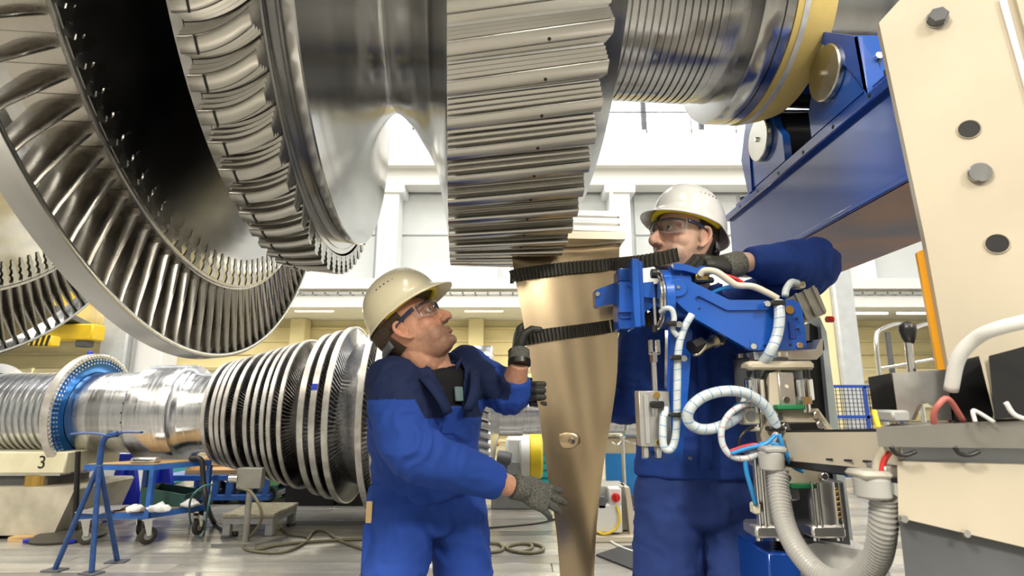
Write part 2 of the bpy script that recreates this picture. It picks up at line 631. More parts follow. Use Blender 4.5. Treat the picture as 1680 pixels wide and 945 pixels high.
# cream guard rail rows in the recess
for (x0, x1) in ((-12.5, -6.4), (-5.9, -1.0), (-0.6, 3.4), (3.8, 9.6)):
    t = thing('guard_rail', {-12.5: 'cream guard rail behind the left end of the rear rotor', -5.9: 'cream guard rail behind the bladed middle of the rear rotor',
                             -0.6: 'cream guard rail behind the held blade', 3.8: 'cream guard rail behind the blue mesh fence'}[x0], 'railing', ((x0 + x1) / 2, 12.6, 0), 'cream guard rails under the gallery')
    for zz in (0.95, 1.33, 1.7):
        build(MB().bb(x0, x1, 12.56, 12.64, zz, zz + 0.11, 0.01), 'rail', CREAMD, t)
    k = x0 + 0.1
    while k < x1:
        build(MB().bb(k, k + 0.1, 12.5, 12.58, 0, 1.82, 0.01), 'post', CREAMD, t)
        k += 1.55
# free-standing column on the left with conduit, and the yellow crane arm
xa, xb = P(163, 560, 9.5).x, P(208, 560, 9.5).x
t = build(MB().bb(xa, xb, 9.5, 10.1, 0, GZ - 0.1, 0.03), 'trim_1', mat('grey_column_paint', (0.55, 0.58, 0.60), 0.5, var=0.05), kind='structure')
build(MB().bb(xb, xb + 0.55, 9.62, 10.1, 0, GZ - 0.1, 0.02), 'column_side', WALLW, t)
build(MB().cyl((xb + 0.1, 9.55, 0), (xb + 0.1, 9.55, GZ - 0.2), 0.03, n=8), 'conduit', GREY, t)
xa, xb = P(1378, 560, 9.0).x, P(1412, 560, 9.0).x
t = build(MB().bb(xa, xb, 9.0, 9.5, 0, GZ - 0.1, 0.03), 'trim_2', mat('grey_column_paint', (0.55, 0.58, 0.60), 0.5), kind='structure')
build(MB().bb(xa - 0.75, xa, 9.1, 9.5, 0, GZ - 0.1, 0.02), 'column_side', CREAM, t)
t = thing('crane', 'yellow overhead crane girder with black hook block below the gallery', 'crane', P(95, 560, 9.0))
a, b_ = P(48, 500, 8.0), P(152, 548, 10.4)
dv = (b_ - a)
up = V((0, 0, 1))
build(MB().prism([a, b_, b_ + up * 0.42, a + up * 0.36], (0.24, 0.05, 0)), 'girder', YELLOW, t)
build(MB().prism([a - up * 0.08 + V((-.08, 0, 0)), b_ - up * 0.08 + V((-.08, 0, 0)), b_ + V((-.08, 0, 0)), a + V((-.08, 0, 0))], (0.42, 0.08, 0)), 'lower_flange', DGREY, t)
hb = P(73, 560, 8.3)
hk = build(MB().box(hb, (0.34, 0.2, 0.16), None, 0.02), 'hook_block', YELLOW, t)
for k in range(4):
    build(MB().prism([hb + V((-0.13 + k * 0.075, -0.105, -0.08)), hb + V((-0.09 + k * 0.075, -0.105, -0.08)), hb + V((-0.06 + k * 0.075, -0.105, 0.08)), hb + V((-0.10 + k * 0.075, -0.105, 0.08))], (0, 0.01, 0)), 'hazard_stripe', BLACK, hk)
tb = P(112, 548, 9.0)
build(MB().box(tb + V((0, 0, 0.02)), (1.0, 0.3, 0.26), None, 0.02), 'trolley', YELLOW, t)
build(MB().box(P(139, 563, 9.0), (0.18, 0.2, 0.14), None, 0.02), 'motor', DGREY, t)

# side walls, roof, rear wall
build(MB().bb(-15.2, -15, -11, 16, 0, 10.2), 'wall_left', WALLG, kind='structure')
build(MB().bb(14, 14.2, -11, 16, 0, 10.2), 'wall_right', WALLW, kind='structure')
wf = build(MB().bb(-15, 14, -11.2, -11, 0, 10.2), 'wall_front', mat('dark_front_wall', (0.16, 0.165, 0.17), 0.6), kind='structure')  # unseen wall, made dark so the metals mirror more contrast
for x0 in (-14.5, -9.6, -4.7, 0.2, 5.1, 10.0):      # white pilasters and band added on the unseen wall for contrast in metal reflections
    build(MB().bb(x0, x0 + 1.5, -11.0, -10.8, 0, 10.1, 0.02), 'pilaster', WALLW, wf)
build(MB().bb(-15, 14, -10.95, -10.75, 5.6, 7.0, 0.02), 'reflection_band', WALLW, wf)
roof = build(MB().bb(-15, 14, -11, 16, 10.1, 10.3), 'ceiling', mat('roof_sheet', (0.22, 0.225, 0.23), 0.6, 0.0, 0.1, 2.0), kind='structure')
for k in range(-2, 4):
    build(MB().bb(-15, 14, k * 4.2 - 0.1, k * 4.2 + 0.1, 9.7, 10.1), 'roof_beam', mat('roof_beam_paint', (0.30, 0.31, 0.32), 0.5), roof)
for (lx, ly, lz) in LAMPS:
    build(MB().box((lx, ly, lz + 0.02), (1.0, 3.4, 0.12), None, 0.02), 'high_bay_lamp', WHITE, roof)
for (lx, ly, lz) in ((-3.6, -2.6, 5.6), (3.4, -3.6, 5.2)):
    pass

# ------------------------------------------------------------------ the big rotor overhead
K = 0.881
RC = V((0, 1.85, CZ + 1.458))
rotor = thing('turbine_rotor', 'huge polished steel turbine rotor with bladed wheels hanging overhead across the picture', 'turbine rotor', RC, rz=math.atan(0.092))
XA = V((1, 0, 0))


def lathe(name, prof, m, n=160, parent=None, smooth=True, sub=5, **kw):
    pr = [(x * K, r * K) for x, r in prof]
    return build(MB().ring(pr, (0, 0, 0), XA, n), name, m, parent or rotor, local=True, recenter=False, sharp=32, **kw)


def smoothp(pts, k=6):
    return [tuple(p) for p in cr(pts, k)]


lathe('hub', smoothp([(-3.4, .42), (-2.9, .42), (-2.7, .5), (-2.52, .75), (-2.45, 1.05)]) + [(-2.42, 1.269), (-2.19, 1.269), (-2.185, 1.24)]
      + smoothp([(-2.18, 1.1), (-2.15, .9), (-2.06, .68), (-1.88, .52), (-1.62, .5), (-1.46, .58), (-1.37, .8), (-1.325, 1.0)])
      + [(-1.30, 1.228), (-1.108, 1.228), (-1.105, 1.222)] + smoothp([(-1.105, 1.09), (-1.09, .9), (-1.055, .72), (-1.015, .64), (-.975, .72), (-.95, .9)])
      + [(-.93, 1.04), (-.927, 1.085), (-.897, 1.088), (-.895, 1.055), (-.706, 1.055)], STEEL)
lathe('flange_wheel', [(-.712, 1.075), (-.706, 1.024), (-.703, 1.026), (-.655, 1.033), (-.64, 1.034), (-.635, 1.030)]
      + smoothp([(-.637, .96), (-.632, .82), (-.612, .66), (-.57, .53), (-.5, .457), (-.43, .505), (-.38, .575), (-.32, .68), (-.284, .824), (-.262, .94)])
      + [(-.25, 1.03), (-.245, 1.045), (.180, 1.045), (.19, 1.0), (.268, .905), (.271, .897)] + smoothp([(.268, .84), (.25, .7), (.262, .52), (.32, .41), (.40, .360)]), STEEL)
pf = [(.40, .357)]
for k in range(13):
    x = .425 + k * .0295
    pf += [(x, .357), (x + .0005, .342), (x + .0075, .342), (x + .008, .357)]
pf += [(.815, .357), (.82, .351), (.90, .351), (.904, .355)]
lathe('grooved_shaft', pf, STEEL_D, 128)
lathe('collar', [(.90, .352), (.906, .40), (.912, .435), (.93, .442), (.985, .442), (.987, .434), (.993, .434), (.995, .442), (1.03, .442), (1.034, .434), (1.05, .434)], STEEL, 128)
tp = lathe('masking_paper', [(1.035, .434), (1.036, .441), (1.10, .436), (1.16, .422), (1.215, .402), (1.216, .39)], TAPE, 96, label='yellow masking paper taped round the shaft')
lathe('tape_strip', [(1.062, .441), (1.063, .4425), (1.085, .4405), (1.086, .437)], TAPEW, 96, parent=tp)
lathe('journal', [(1.20, .36), (1.21, .349), (1.7, .349), (1.705, .40), (1.9, .40), (1.905, .349), (2.6, .349), (2.61, .2), (2.62, .0)], STEEL, 128)

# wheel rim teeth with straight, skewed fir-tree slots (70) and holes


def steeple(tip, nl, dr, w0, dw, neck):
    """half outline of a fir-tree post, from the tip inward: [(radius, half width)]"""
    o = [(tip, w0 * 0.72), (tip - 0.0022, w0 * 0.9), (tip - 0.006, w0)]
    r = tip
    for i in range(nl):
        wl = w0 + dw * i
        if i == 0:
            o += [(r - dr * 0.55, wl), (r - dr * 0.62, wl + dw - neck)]
        else:
            o += [(r - dr * 0.2, wl), (r - dr * 0.45, wl), (r - dr * 0.62, wl + dw - neck)]
        r -= dr
        o += [(r - dr * 0.05, wl + dw - neck)]
    o += [(r - dr * 0.35, w0 + dw * nl)]
    return o


def tooth_mesh(half, x0, x1, phi_of, tip_of, steps):
    mb = MB()
    rings = []
    tip = half[0][0]
    for i in range(steps + 1):
        t = i / steps
        x = x0 + (x1 - x0) * t
        ph = phi_of(t)
        dr = tip_of(t) - tip
        ring = []
        outl = [(r, wd) for r, wd in half] + [(r, -wd) for r, wd in reversed(half)]
        for r, wd in outl:
            rr_ = (r + dr) * K
            a = ph + wd / r
            ring.append(V((x * K, rr_ * sin(a), -rr_ * cos(a))))
        rings.append(ring)
    return mb.loft(rings, True)


halfG = steeple(1.116, 4, .0200, .0205, .0074, .0125)
skew = 0.070
tg = tooth_mesh(halfG, -.243, .185, lambda t: -skew * (t - 0.5), lambda t: 1.116, 3)
wheelG = rotor
protoG = build(tg, 'rim_tooth', STEEL_T, rotor, local=True, recenter=False, sharp=58)
hx, hr = 0.02 * K, 1.1162 * K
hb = MB().cyl((hx, 0, -hr - 0.0004), (hx, 0, -hr + 0.006), 0.0042, n=12)
build(hb, 'oil_hole', DARK, protoG, local=True, recenter=False)
GP = 360.0 / 70
BLADE_PHI = None
for i in range(70):
    ph = RAD(310.7 + GP * i + 1.0)
    deg = (310.7 + GP * i + 1.0) % 360
    M = Matrix.Rotation(ph, 4, 'X')
    if i == 0:
        protoG.matrix_local = M
        WM[protoG] = WM[rotor] @ M
    else:
        copy_at(protoG, M, rotor)

# wheel rim teeth with curved slots (78)
halfD = steeple(1.146, 4, .0180, .0220, .0068, .0115)
td = tooth_mesh(halfD, -.894, -.706, lambda t: -(0.004 * t + 0.062 * t * t), lambda t: 1.146 + 0.017 * t, 9)
protoD = build(td, 'curved_rim_tooth', STEEL_T, rotor, local=True, recenter=False, sharp=58)
gx = (-.894 + .045) * K
gr = 1.1505 * K
gm = MB().box((gx, -0.004, -gr - 0.0006), (0.0035, 0.046 * K, 0.004))
build(gm, 'lock_groove', DARK, protoD, local=True, recenter=False)
DP = 360.0 / 78
for i in range(78):
    M = Matrix.Rotation(RAD(313.5 + 1.2 + DP * i), 4, 'X')
    if i == 0:
        protoD.matrix_local = M
    else:
        copy_at(protoD, M, rotor)


# bladed wheels
def airfoil(ch, th, camber, n=9):
    up_, lo = [], []
    for i in range(n):
        t = i / (n - 1)
        x = (1 - cos(pi * t)) / 2
        y = camber * 4 * x * (1 - x)
        hh = th * (1.48 * math.sqrt(max(x, 0)) - 0.63 * x - 1.76 * x * x + 1.42 * x ** 3 - 0.51 * x ** 4) * 1.6 + 0.0012
        up_.append((x * ch, y + hh))
        lo.append((x * ch, y - hh))
    return up_ + lo[::-1]


def root_outline(r0, h, w):
    """fir-tree root outline seen on the wheel's face"""
    pts = [(0, w * 0.95), (-.16 * h, w * .55), (-.26 * h, w * .5), (-.36 * h, w * .85), (-.46 * h, w * .42), (-.56 * h, w * .40), (-.66 * h, w * .66), (-.78 * h, w * .32), (-.86 * h, w * .36), (-1.0 * h, w * .22)]
    return [(r0 + a, b) for a, b in pts] + [(r0 + a, -b) for a, b in reversed(pts)]


def ring_blade(x_face, r_hub, r_tip, ch_h, ch_t, stag_h, stag_t, th, cam_, xo, pitch):
    mb = MB()
    rings = []
    for i in range(7):
        t = i / 6
        r = (r_hub - 0.012 + (r_tip - r_hub + 0.004) * t)
        ch = ch_h + (ch_t - ch_h) * t
        ch = min(ch, 0.062) if i == 6 else ch
        st = stag_h + (stag_t - stag_h) * t
        ring = []
        for a, b in airfoil(ch, th * (1 - 0.45 * t), cam_ * (1 - 0.5 * t)):
            xx = -a * cos(st) - b * sin(st)
            tt = a * sin(st) - b * cos(st)
            tt -= ch * 0.5 * sin(st)
            ring.append(V(((x_face - 0.004 + xx) * K, (r) * K * sin(tt / r), -(r) * K * cos(tt / r))))
        rings.append(ring)
    mb.loft(rings, True)
    # platform
    pw = pitch * 0.485
    vs = []
    for xx in (x_face + .0015, x_face - ch_h * cos(stag_h) * 1.05):
        for r in (r_hub - 0.004, r_hub + 0.006):
            for a in (-pw, pw):
                vs.append(V((xx * K, r * K * sin(a), -r * K * cos(a))))
    mb.add(vs, [(0, 1, 3, 2), (4, 6, 7, 5), (0, 4, 5, 1), (2, 3, 7, 6), (0, 2, 6, 4), (1, 5, 7, 3)])
    # root end showing in the wheel's face
    ol = [V(((x_face + xo) * K, r * K * sin(wd / r), -r * K * cos(wd / r))) for r, wd in root_outline(r_hub - 0.012, 0.105, pitch * r_hub * 0.40)]
    mb.prism(ol, (0.0028, 0, 0))
    return mb


def wheel(name, x_face, band, r_hub, r_tip, nb, args, start, rng, label):
    w_ = lathe(name, [(x_face, r_tip - .012), (x_face + .002, r_tip - .004), (x_face, r_tip + .003), (x_face - band, r_tip + .010), (x_face - band - .002, r_tip - .004), (x_face - band, r_tip - .014), (x_face, r_tip - .012)], STEEL, 160, label=label)
    pr = build(ring_blade(x_face, r_hub, r_tip, *args, 2 * pi / nb), 'blade', STEEL_B, w_, local=True, recenter=False, sharp=40)
    f_ = True
    for i in range(nb):
        d = (start + 360.0 / nb * i)
        dd = (d + 180) % 360 - 180
        if not (rng[0] <= dd <= rng[1]):
            continue
        M = Matrix.Rotation(RAD(d), 4, 'X')
        if f_:
            pr.matrix_local = M
            f_ = False
        else:
            copy_at(pr, M, w_)
    return w_


wheel('shroud_ring', -1.113, .060, 1.228, 1.500, 114, (.130, .095, RAD(4), RAD(16), .010, .014, .0075), 311.8, (-181, 181), 'narrow polished shroud ring round the long blades')
wheel('shroud_ring', -2.185, .085, 1.269, 1.545, 144, (.14, .09, RAD(10), RAD(52), .009, .022, .004), 22.0, (-40, 110), 'shroud ring of the leftmost bladed wheel')

# ------------------------------------------------------------------ the blade being fitted
Yb = RC.y + 0.0
held = thing('turbine_blade', 'long satin warm-lit turbine blade held upright by both workers under the rotor', 'turbine blade', P(945, 930, Yb))
left = [(405, 837), (420, 839), (463, 846), (523, 857), (609, 870), (672, 883), (721, 889), (776, 897), (860, 910), (945, 917), (1080, 926), (1230, 932)]
right = [(405, 1014), (420, 1013), (463, 1013), (523, 1012), (609, 1011), (672, 1004), (721, 996), (776, 988), (860, 979), (945, 975), (1080, 968), (1230, 962)]
NS = 17
rings = []
Ls = cr(left, 3)
Rs = cr(right, 3)
nL = len(Ls)
BLADE_ROWS = []
for i in range(nL):
    t = i / (nL - 1)
    vL, uL = Ls[i]
    vR, uR = Rs[i]
    camb = 0.050 * (1 - t) ** 1.2 + 0.004
    twist = 0.012 - 0.05 * t
    fil = max(0.0, 1 - t / 0.055)
    thick = 0.016 * (1 - 0.55 * t) + 0.022 * fil * fil
    f_, b_ = [], []
    for k in range(NS):
        s_ = k / (NS - 1)
        u = uL + (uR - uL) * s_
        dy = camb * (4 * s_ * (1 - s_)) + twist * (0.5 - s_) * 2
        prof = math.sqrt(max(0.0, 1 - (2 * s_ - 1) ** 2)) * 0.9 + 0.1
        pc = P(u, vL, Yb)
        f_.append(V((pc.x, Yb - 0.025 + dy - thick * prof * 0.5 - 0.012 * fil * fil, pc.z)))
        b_.append(V((pc.x, Yb - 0.025 + dy + thick * prof * 0.5 + 0.012 * fil * fil, pc.z)))
    BLADE_ROWS.append((vL, [p.copy() for p in f_]))
    rings.append(f_ + b_[::-1])
build(MB().loft(rings), 'airfoil', STEEL_W, held, sharp=60)


def blade_front(u, v):
    """front surface point of the held blade at image point (u, v)"""
    best = min(BLADE_ROWS, key=lambda q: abs(q[0] - v))
    pts = best[1]
    x = P(u, v, Yb).x
    for k in range(len(pts) - 1):
        if pts[k].x <= x <= pts[k + 1].x:
            t = (x - pts[k].x) / (pts[k + 1].x - pts[k].x)
            y = pts[k].y + (pts[k + 1].y - pts[k].y) * t
            return P(u, v, y)
    y = pts[0].y if x < pts[0].x else pts[-1].y
    return P(u, v, y)


pa, pb = P(826, 401, Yb), P(1020, 401, Yb)
top = P(900, 391, Yb).z
pm = MB()
pm.prism([V((pa.x, Yb - 0.085, pa.z)), V((pb.x, Yb - 0.062, pb.z)), V((pb.x, Yb + 0.075, pb.z)), V((pa.x, Yb + 0.052, pa.z))], (0, 0, top - pa.z + 0.004))
build(pm, 'platform', mat('milled_platform_steel', (0.62, 0.55, 0.43), 0.36, 1.0, 0.06, 6.0), held)
# fir-tree root that slides along the slot
rx0, rx1 = P(833, 395, Yb).x, P(1016, 395, Yb).x
rt = []
hz = [0.0, 0.006, 0.012, 0.02, 0.026, 0.034, 0.042, 0.048, 0.056, 0.064, 0.070, 0.078, 0.086, 0.092]
hw = [0.030, 0.030, 0.041, 0.041, 0.028, 0.028, 0.036, 0.036, 0.023, 0.023, 0.030, 0.030, 0.016, 0.016]
outl = [(-a, b) for a, b in zip(hw, hz)] + [(a, b) for a, b in reversed(list(zip(hw, hz)))]
for xx, dy in ((rx0 + 0.20, 0.0), (rx1, 0.016)):
    rt.append([V((xx, Yb + a - 0.004 + dy, top + 0.004 + b)) for a, b in outl])
build(MB().loft(rt), 'root', mat('root_steel', (0.66, 0.66, 0.64), 0.28, 1.0), held, sharp=25)
# oval damping stub on the airfoil
c = blade_front(931, 722)
st = MB().ell(c + V((0, -0.004, 0)), (0.042, 0.005, 0.026), None, 20, 10)
so = build(st, 'damping_stub', STEEL_W, held)
build(MB().cyl(c + V((0.010, -0.012, -0.002)), c + V((0.016, -0.022, -0.004)), 0.010, 0.008, n=16), 'stub_pin', CHROME, so)

# ------------------------------------------------------------------ the rear rotor on its stands
RY = 5.3
RZ = P(560, 676, RY).z
rear = thing('rear_turbine_rotor', 'bright turned steel rotor with many bladed rows lying behind the workers', 'turbine rotor', (-2.2, RY, RZ))


def rl(name, prof, m, n=96, **kw):
    return build(MB().ring(prof, (0, RY, RZ), XA, n), name, m, rear, sharp=30, **kw)


BLUEL = mat('blue_marking_lacquer', (0.02, 0.16, 0.50), 0.18, 0.55, 0.2, 3.0)
rl('coupling', [(-5.6, 0), (-5.6, .48), (-5.05, .48), (-5.04, .455), (-4.86, .45), (-4.84, .36)], ROT2)
rl('coupling_sleeve', [(-5.35, .479), (-5.35, .492), (-5.07, .492), (-5.07, .479)], BLUEL)
pf = [(-4.86, .34)]
for k in range(12):
    x = -4.74 + k * .058
    pf += [(x, .362), (x + .03, .362), (x + .032, .345), (x + .056, .345)]
pf += [(-4.02, .362), (-3.94, .362)]
rl('grooved_section', pf, ROT2)
rl('flange', [(-3.97, .36), (-3.97, .535), (-3.965, .54), (-3.90, .54), (-3.897, .53), (-3.90, .50)], RIMS, 120)
rl('flange_face', [(-3.90, .505), (-3.905, .50), (-3.91, .44), (-3.90, .37)], BLUEL, 120, label='flange face coated with blue marking lacquer')
stud = MB()
for row, (rr_, nn) in enumerate(((.522, 90), (.485, 80), (.455, 76))):
    for k in range(nn):
        a = 2 * pi * k / nn
        c = V((-3.90, RY + rr_ * sin(a), RZ + rr_ * cos(a)))
        stud.cyl(c, c + V((0.014, 0, 0)), 0.0085, n=5)
build(stud, 'flange_serration', CHROME, rear, kind='stuff')
rl('shaft', [(-3.90, .365), (-3.52, .365), (-3.515, .368), (-3.36, .368)], ROT2)
rl('dark_band', [(-3.72, .3655), (-3.719, .3668), (-3.60, .3668), (-3.599, .3655)], STEEL_D)
for k in range(28):
    a = 2 * pi * k / 28
    c = V((-3.40, RY + .368 * sin(a), RZ + .368 * cos(a)))
    if sin(a) < 0.3:
        build(MB().cyl(c - V((0, sin(a), cos(a))) * 0.004, c + V((0, sin(a), cos(a))) * 0.0012, 0.009, n=8), 'drilled_hole', DARK, rear)
rl('wide_collar', [(-3.36, .36), (-3.355, .43), (-3.345, .437), (-3.0, .437), (-2.985, .43)] + smoothp([(-2.97, .40), (-2.93, .375), (-2.86, .362)]) + [(-2.70, .362)], ROT2)
ul = [331, 345, 354, 364, 381, 400, 413, 427, 438, 455, 488, 507, 528, 583, 606]
dp = []
rings_ = []
for u in ul:
    R = .47 + (u - 331) * (.885 - .47) / 252.0
    X = (u - 840) / F * (5.2 - R)
    rings_.append((X, R))
drum = [(-2.74, .30)]
for X, R in rings_:
    drum += [(X - 0.01, R - 0.20)]
drum += [(rings_[-1][0] + 0.05, .60), (-.5, .55), (-.45, .3)]
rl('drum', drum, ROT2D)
for i, (X, R) in enumerate(rings_):
    wd = 0.034 if i < 10 else 0.05
    b = rl('shroud_band', [(X, R - 0.012), (X, R), (X + wd, R + 0.004), (X + wd + 0.002, R - 0.01), (X, R - 0.012)], RIMS, 110)
    bl = MB()
    nn = 120
    r0 = R - 0.20
    for k in range(nn):
        a = 2 * pi * k / nn
        da = 0.011
        vs = []
        for r, xo, tw in ((r0, 0.0, -0.05), (R - 0.008, 0.0, 0.02)):
            for xx, s_ in ((X + 0.004, -1), (X + wd - 0.002 + 0.03 * (r < R - 0.05), 1)):
                aa = a + tw + s_ * 0.022
                for q in (-da * 0.5, da * 0.5):
                    vs.append((xx, RY + r * sin(aa + q), RZ + r * cos(aa + q)))
        bl.add(vs, [(0, 1, 3, 2), (4, 6, 7, 5), (0, 4, 5, 1), (2, 3, 7, 6), (0, 2, 6, 4), (1, 5, 7, 3)])
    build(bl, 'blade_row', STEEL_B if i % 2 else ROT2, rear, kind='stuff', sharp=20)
# blue layout mark on one band
X, R = rings_[11]
mk = []
for k in range(6):
    a = -1.30 + k * 0.02
    mk.append([V((X - 0.0015, RY + (R + q) * sin(a), RZ + (R + q) * cos(a))) for q in (0.0,)])
mm = MB()
vs = []
for k in range(6):
    a = -1.32 + k * 0.014
    for xx in (X - 0.001, X + 0.048):
        vs.append((xx, RY + (R + 0.006) * sin(a), RZ + (R + 0.006) * cos(a)))
mm.add(vs, [(2 * k, 2 * k + 1, 2 * k + 3, 2 * k + 2) for k in range(5)])
build(mm, 'ink_mark', mat('blue_ink', (0.01, 0.03, 0.5), 0.5), rear)
# last wheel with large curved teeth, seen edge-on between worker and blade
rl('last_wheel', [(-.46, .30), (-.45, .50), (-.43, .555), (-.19, .575), (-.17, .50), (-.14, .30), (-.12, .24)], ROT2)
tt = MB()
rg = []
for i in range(8):
    t = i / 7
    xx = -.45 + .27 * t
    ph = 0.05 * (2 * t - 1) ** 2
    ring = []
    for q, r in ((-.026, .55), (-.034, .585), (-.020, .612), (.004, .618), (.022, .604), (.026, .55)):
        a = ph + q / .6
        ring.append(V((xx, r * sin(a), -r * cos(a))))
    rg.append(ring)
tt.loft(rg)
pr = build(tt, 'curved_rim_tooth', ROT2, rear, local=True, recenter=False, sharp=30)
off = Matrix.Translation(V((0, RY, RZ)) - V((-2.2, RY, RZ)))
for k in range(48):
    M = off @ Matrix.Rotation(2 * pi * k / 48, 4, 'X')
    if k == 0:
        pr.matrix_local = M
    else:
        copy_at(pr, M, rear)
rl('end_shaft', [(-.14, .24), (-.12, .215), (.1, .215), (.105, .20), (.30, .20), (.31, .23), (.33, .23), (.335, .19), (1.02, .19), (1.03, .22), (1.25, .22), (1.26, 0)], ROT2, 64)


# ------------------------------------------------------------------ floor-level things behind the workers
def tubes(lst, r, n=8):
    m = MB()
    for a, b in lst:
        m.cyl(a, b, r, n=n)
    return m


def caster(parent, c, r=0.062, w_=0.034, rz=0.0, mt=None):
    """wheel under a fork; c = point on the plate (top)"""
    c = V(c)
    d = V((cos(rz), sin(rz), 0))
    n_ = V((-sin(rz), cos(rz), 0))
    ax = c + d * 0.022
    ax.z = r
    f = MB()
    f.box(c + V((0, 0, -0.006)), (0.09, 0.08, 0.012), Matrix.Rotation(rz, 3, 'Z'))
    for s_ in (-1, 1):
        q = n_ * (s_ * (w_ / 2 + 0.006))
        f.prism([c + q - d * 0.028 + V((0, 0, -0.01)), c + q + d * 0.034 + V((0, 0, -0.01)), ax + q + d * 0.015, ax + q - d * 0.015], n_ * (0.004 * s_))
    k = build(f, 'caster', mt or CHROME, parent)
    wm = MB().ring([(-w_ / 2, r * .5), (-w_ / 2, r * .86), (-w_ / 2 + .006, r), (w_ / 2 - .006, r), (w_ / 2, r * .86), (w_ / 2, r * .5)], ax, n_, 28)
    build(wm, 'tyre', RUBBER, k)
    build(MB().ring([(-w_ / 2 + .003, 0.001), (-w_ / 2 - .002, r * .22), (-w_ / 2 + .004, r * .52), (w_ / 2 - .004, r * .52), (w_ / 2 + .002, r * .22), (w_ / 2 - .003, 0.001)], ax, n_, 20), 'wheel_hub', GREY, k)
    return k


# blue tripod support stand
feet = [PZ(90, 936), PZ(150, 941), PZ(192, 922)]
tc = (feet[0] + feet[1] + feet[2]) / 3
hd = P(163, 762, tc.y)
hd.x = P(163, 762, tc.y).x
tp_ = thing('tripod_stand', 'dark blue steel tripod stand with curved top saddle before the flange', 'stand', (tc.x, tc.y, 0))
for ft in feet:
    lg = build(MB().cyl(hd + (ft - hd) * 0.02, ft + V((0, 0, 0.01)), 0.017, n=10), 'leg', STANDBLUE, tp_)
    build(MB().box(ft + V((0, 0, 0.004)), (0.13, 0.09, 0.008), Matrix.Rotation(random.uniform(-.4, .4), 3, 'Z')), 'foot_plate', DGREY, lg)
tz = P(163, 712, tc.y).z
build(MB().tube(cr([hd, V((hd.x, tc.y, tz - 0.07)), V((hd.x + 0.03, tc.y, tz - 0.015)), V((hd.x + 0.10, tc.y, tz))], 5), 0.020, n=10), 'neck', STANDBLUE, tp_)
sx0, sx1 = P(118, 712, tc.y).x, P(232, 712, tc.y).x
sad = [V((sx0, tc.y, tz)), V(((sx0 * .7 + sx1 * .3), tc.y, tz + .006)), V(((sx0 + sx1) / 2 + 0.04, tc.y, tz - 0.012)), V((sx0 * .25 + sx1 * .75, tc.y, tz + 0.012)), V((sx1, tc.y, tz + 0.012))]
build(MB().tube(cr(sad, 5), 0.022, n=10, flat=((0, 0, 1), 0.35)), 'saddle', STANDBLUE, tp_)

# blue two-deck trolley
A = PZ(183, 880)
B = PZ(262, 884)
C_ = PZ(300, 862)
zc = 0.20
t = thing('workshop_trolley', 'blue steel trolley with green bin and white rags on lower deck', 'trolley', (B.x - 0.1, B.y + 0.2, 0))
x0, x1 = P(157, 855, B.y).x, P(268, 855, B.y).x
y0, y1 = B.y - 0.22, B.y + 0.14
xs = 0.28
dk = [V((x0, y0, zc)), V((x1, y0, zc)), V((x1 + xs, y1, zc)), V((x0 + xs, y1, zc))]
build(MB().prism(dk, (0, 0, 0.045)), 'lower_deck', CARTBLUE, t)
dk2 = [p + V((0, 0, 0.046)) for p in dk]
cen = sum(dk2, V()) / 4
build(MB().prism([cen + (p - cen) * 0.93 for p in dk2], (0, 0, 0.006)), 'deck_board', WOOD, t)
ztop = P(268, 766, B.y).z
up_ = [p + V((0, 0, ztop - zc)) for p in dk]
build(MB().prism(up_, (0, 0, 0.04)), 'upper_deck', CARTBLUE, t)
up3 = [p + V((0, 0, 0.042)) for p in up_]
cen3 = sum(up3, V()) / 4
build(MB().prism([cen3 + (p - cen3) * 0.94 for p in up3], (0, 0, 0.006)), 'top_board', WOOD, t)
for i in (1, 2, 3):
    p = dk[i]
    q = cen + (p - cen) * 0.97
    build(MB().box((q.x, q.y, (zc + ztop) / 2), (0.035, 0.035, ztop - zc)), 'upright', CARTBLUE, t)
for i, p in enumerate(dk):
    q = cen + (p - cen) * 0.86
    caster(t, (q.x, q.y, zc), 0.066, rz=0.4 + 0.5 * i)
# bin, papers and rags on the lower deck
bc = cen + V((0.12, 0.16, 0.006))
bn = thing('storage_bin', 'dark green plastic storage bin on the lower trolley deck', 'bin', bc)
bo = MB()
w_, d_, h_ = 0.19, 0.13, 0.15
o_ = [V((-w_ * .9, -d_, 0)), V((w_ * .9, -d_, 0)), V((w_ * .9, d_, 0)), V((-w_ * .9, d_, 0))]
tpz = [V((-w_, -d_, h_)), V((w_, -d_ * 1.05, h_ * .62)), V((w_, d_ * 1.05, h_ * .62)), V((-w_, d_, h_))]
rings = [[bc + p for p in o_], [bc + p for p in tpz], [bc + p * 0.92 + V((0, 0, h_ * 0.06)) for p in tpz], [bc + V((p.x * .9, p.y * .9, 0.012)) for p in o_]]
bo.loft(rings, True)
build(bo, 'bin_body', mat('bin_green', (0.03, 0.10, 0.09), 0.45), bn, sharp=20)
lip = MB().tube([bc + p for p in tpz], 0.006, n=6, closed=True)
build(lip, 'rim', mat('bin_green', (0.03, 0.10, 0.09), 0.45), bn)
RAG = mat('white_cloth', (0.75, 0.76, 0.76), 0.8, bump=0.3, bscale=30)
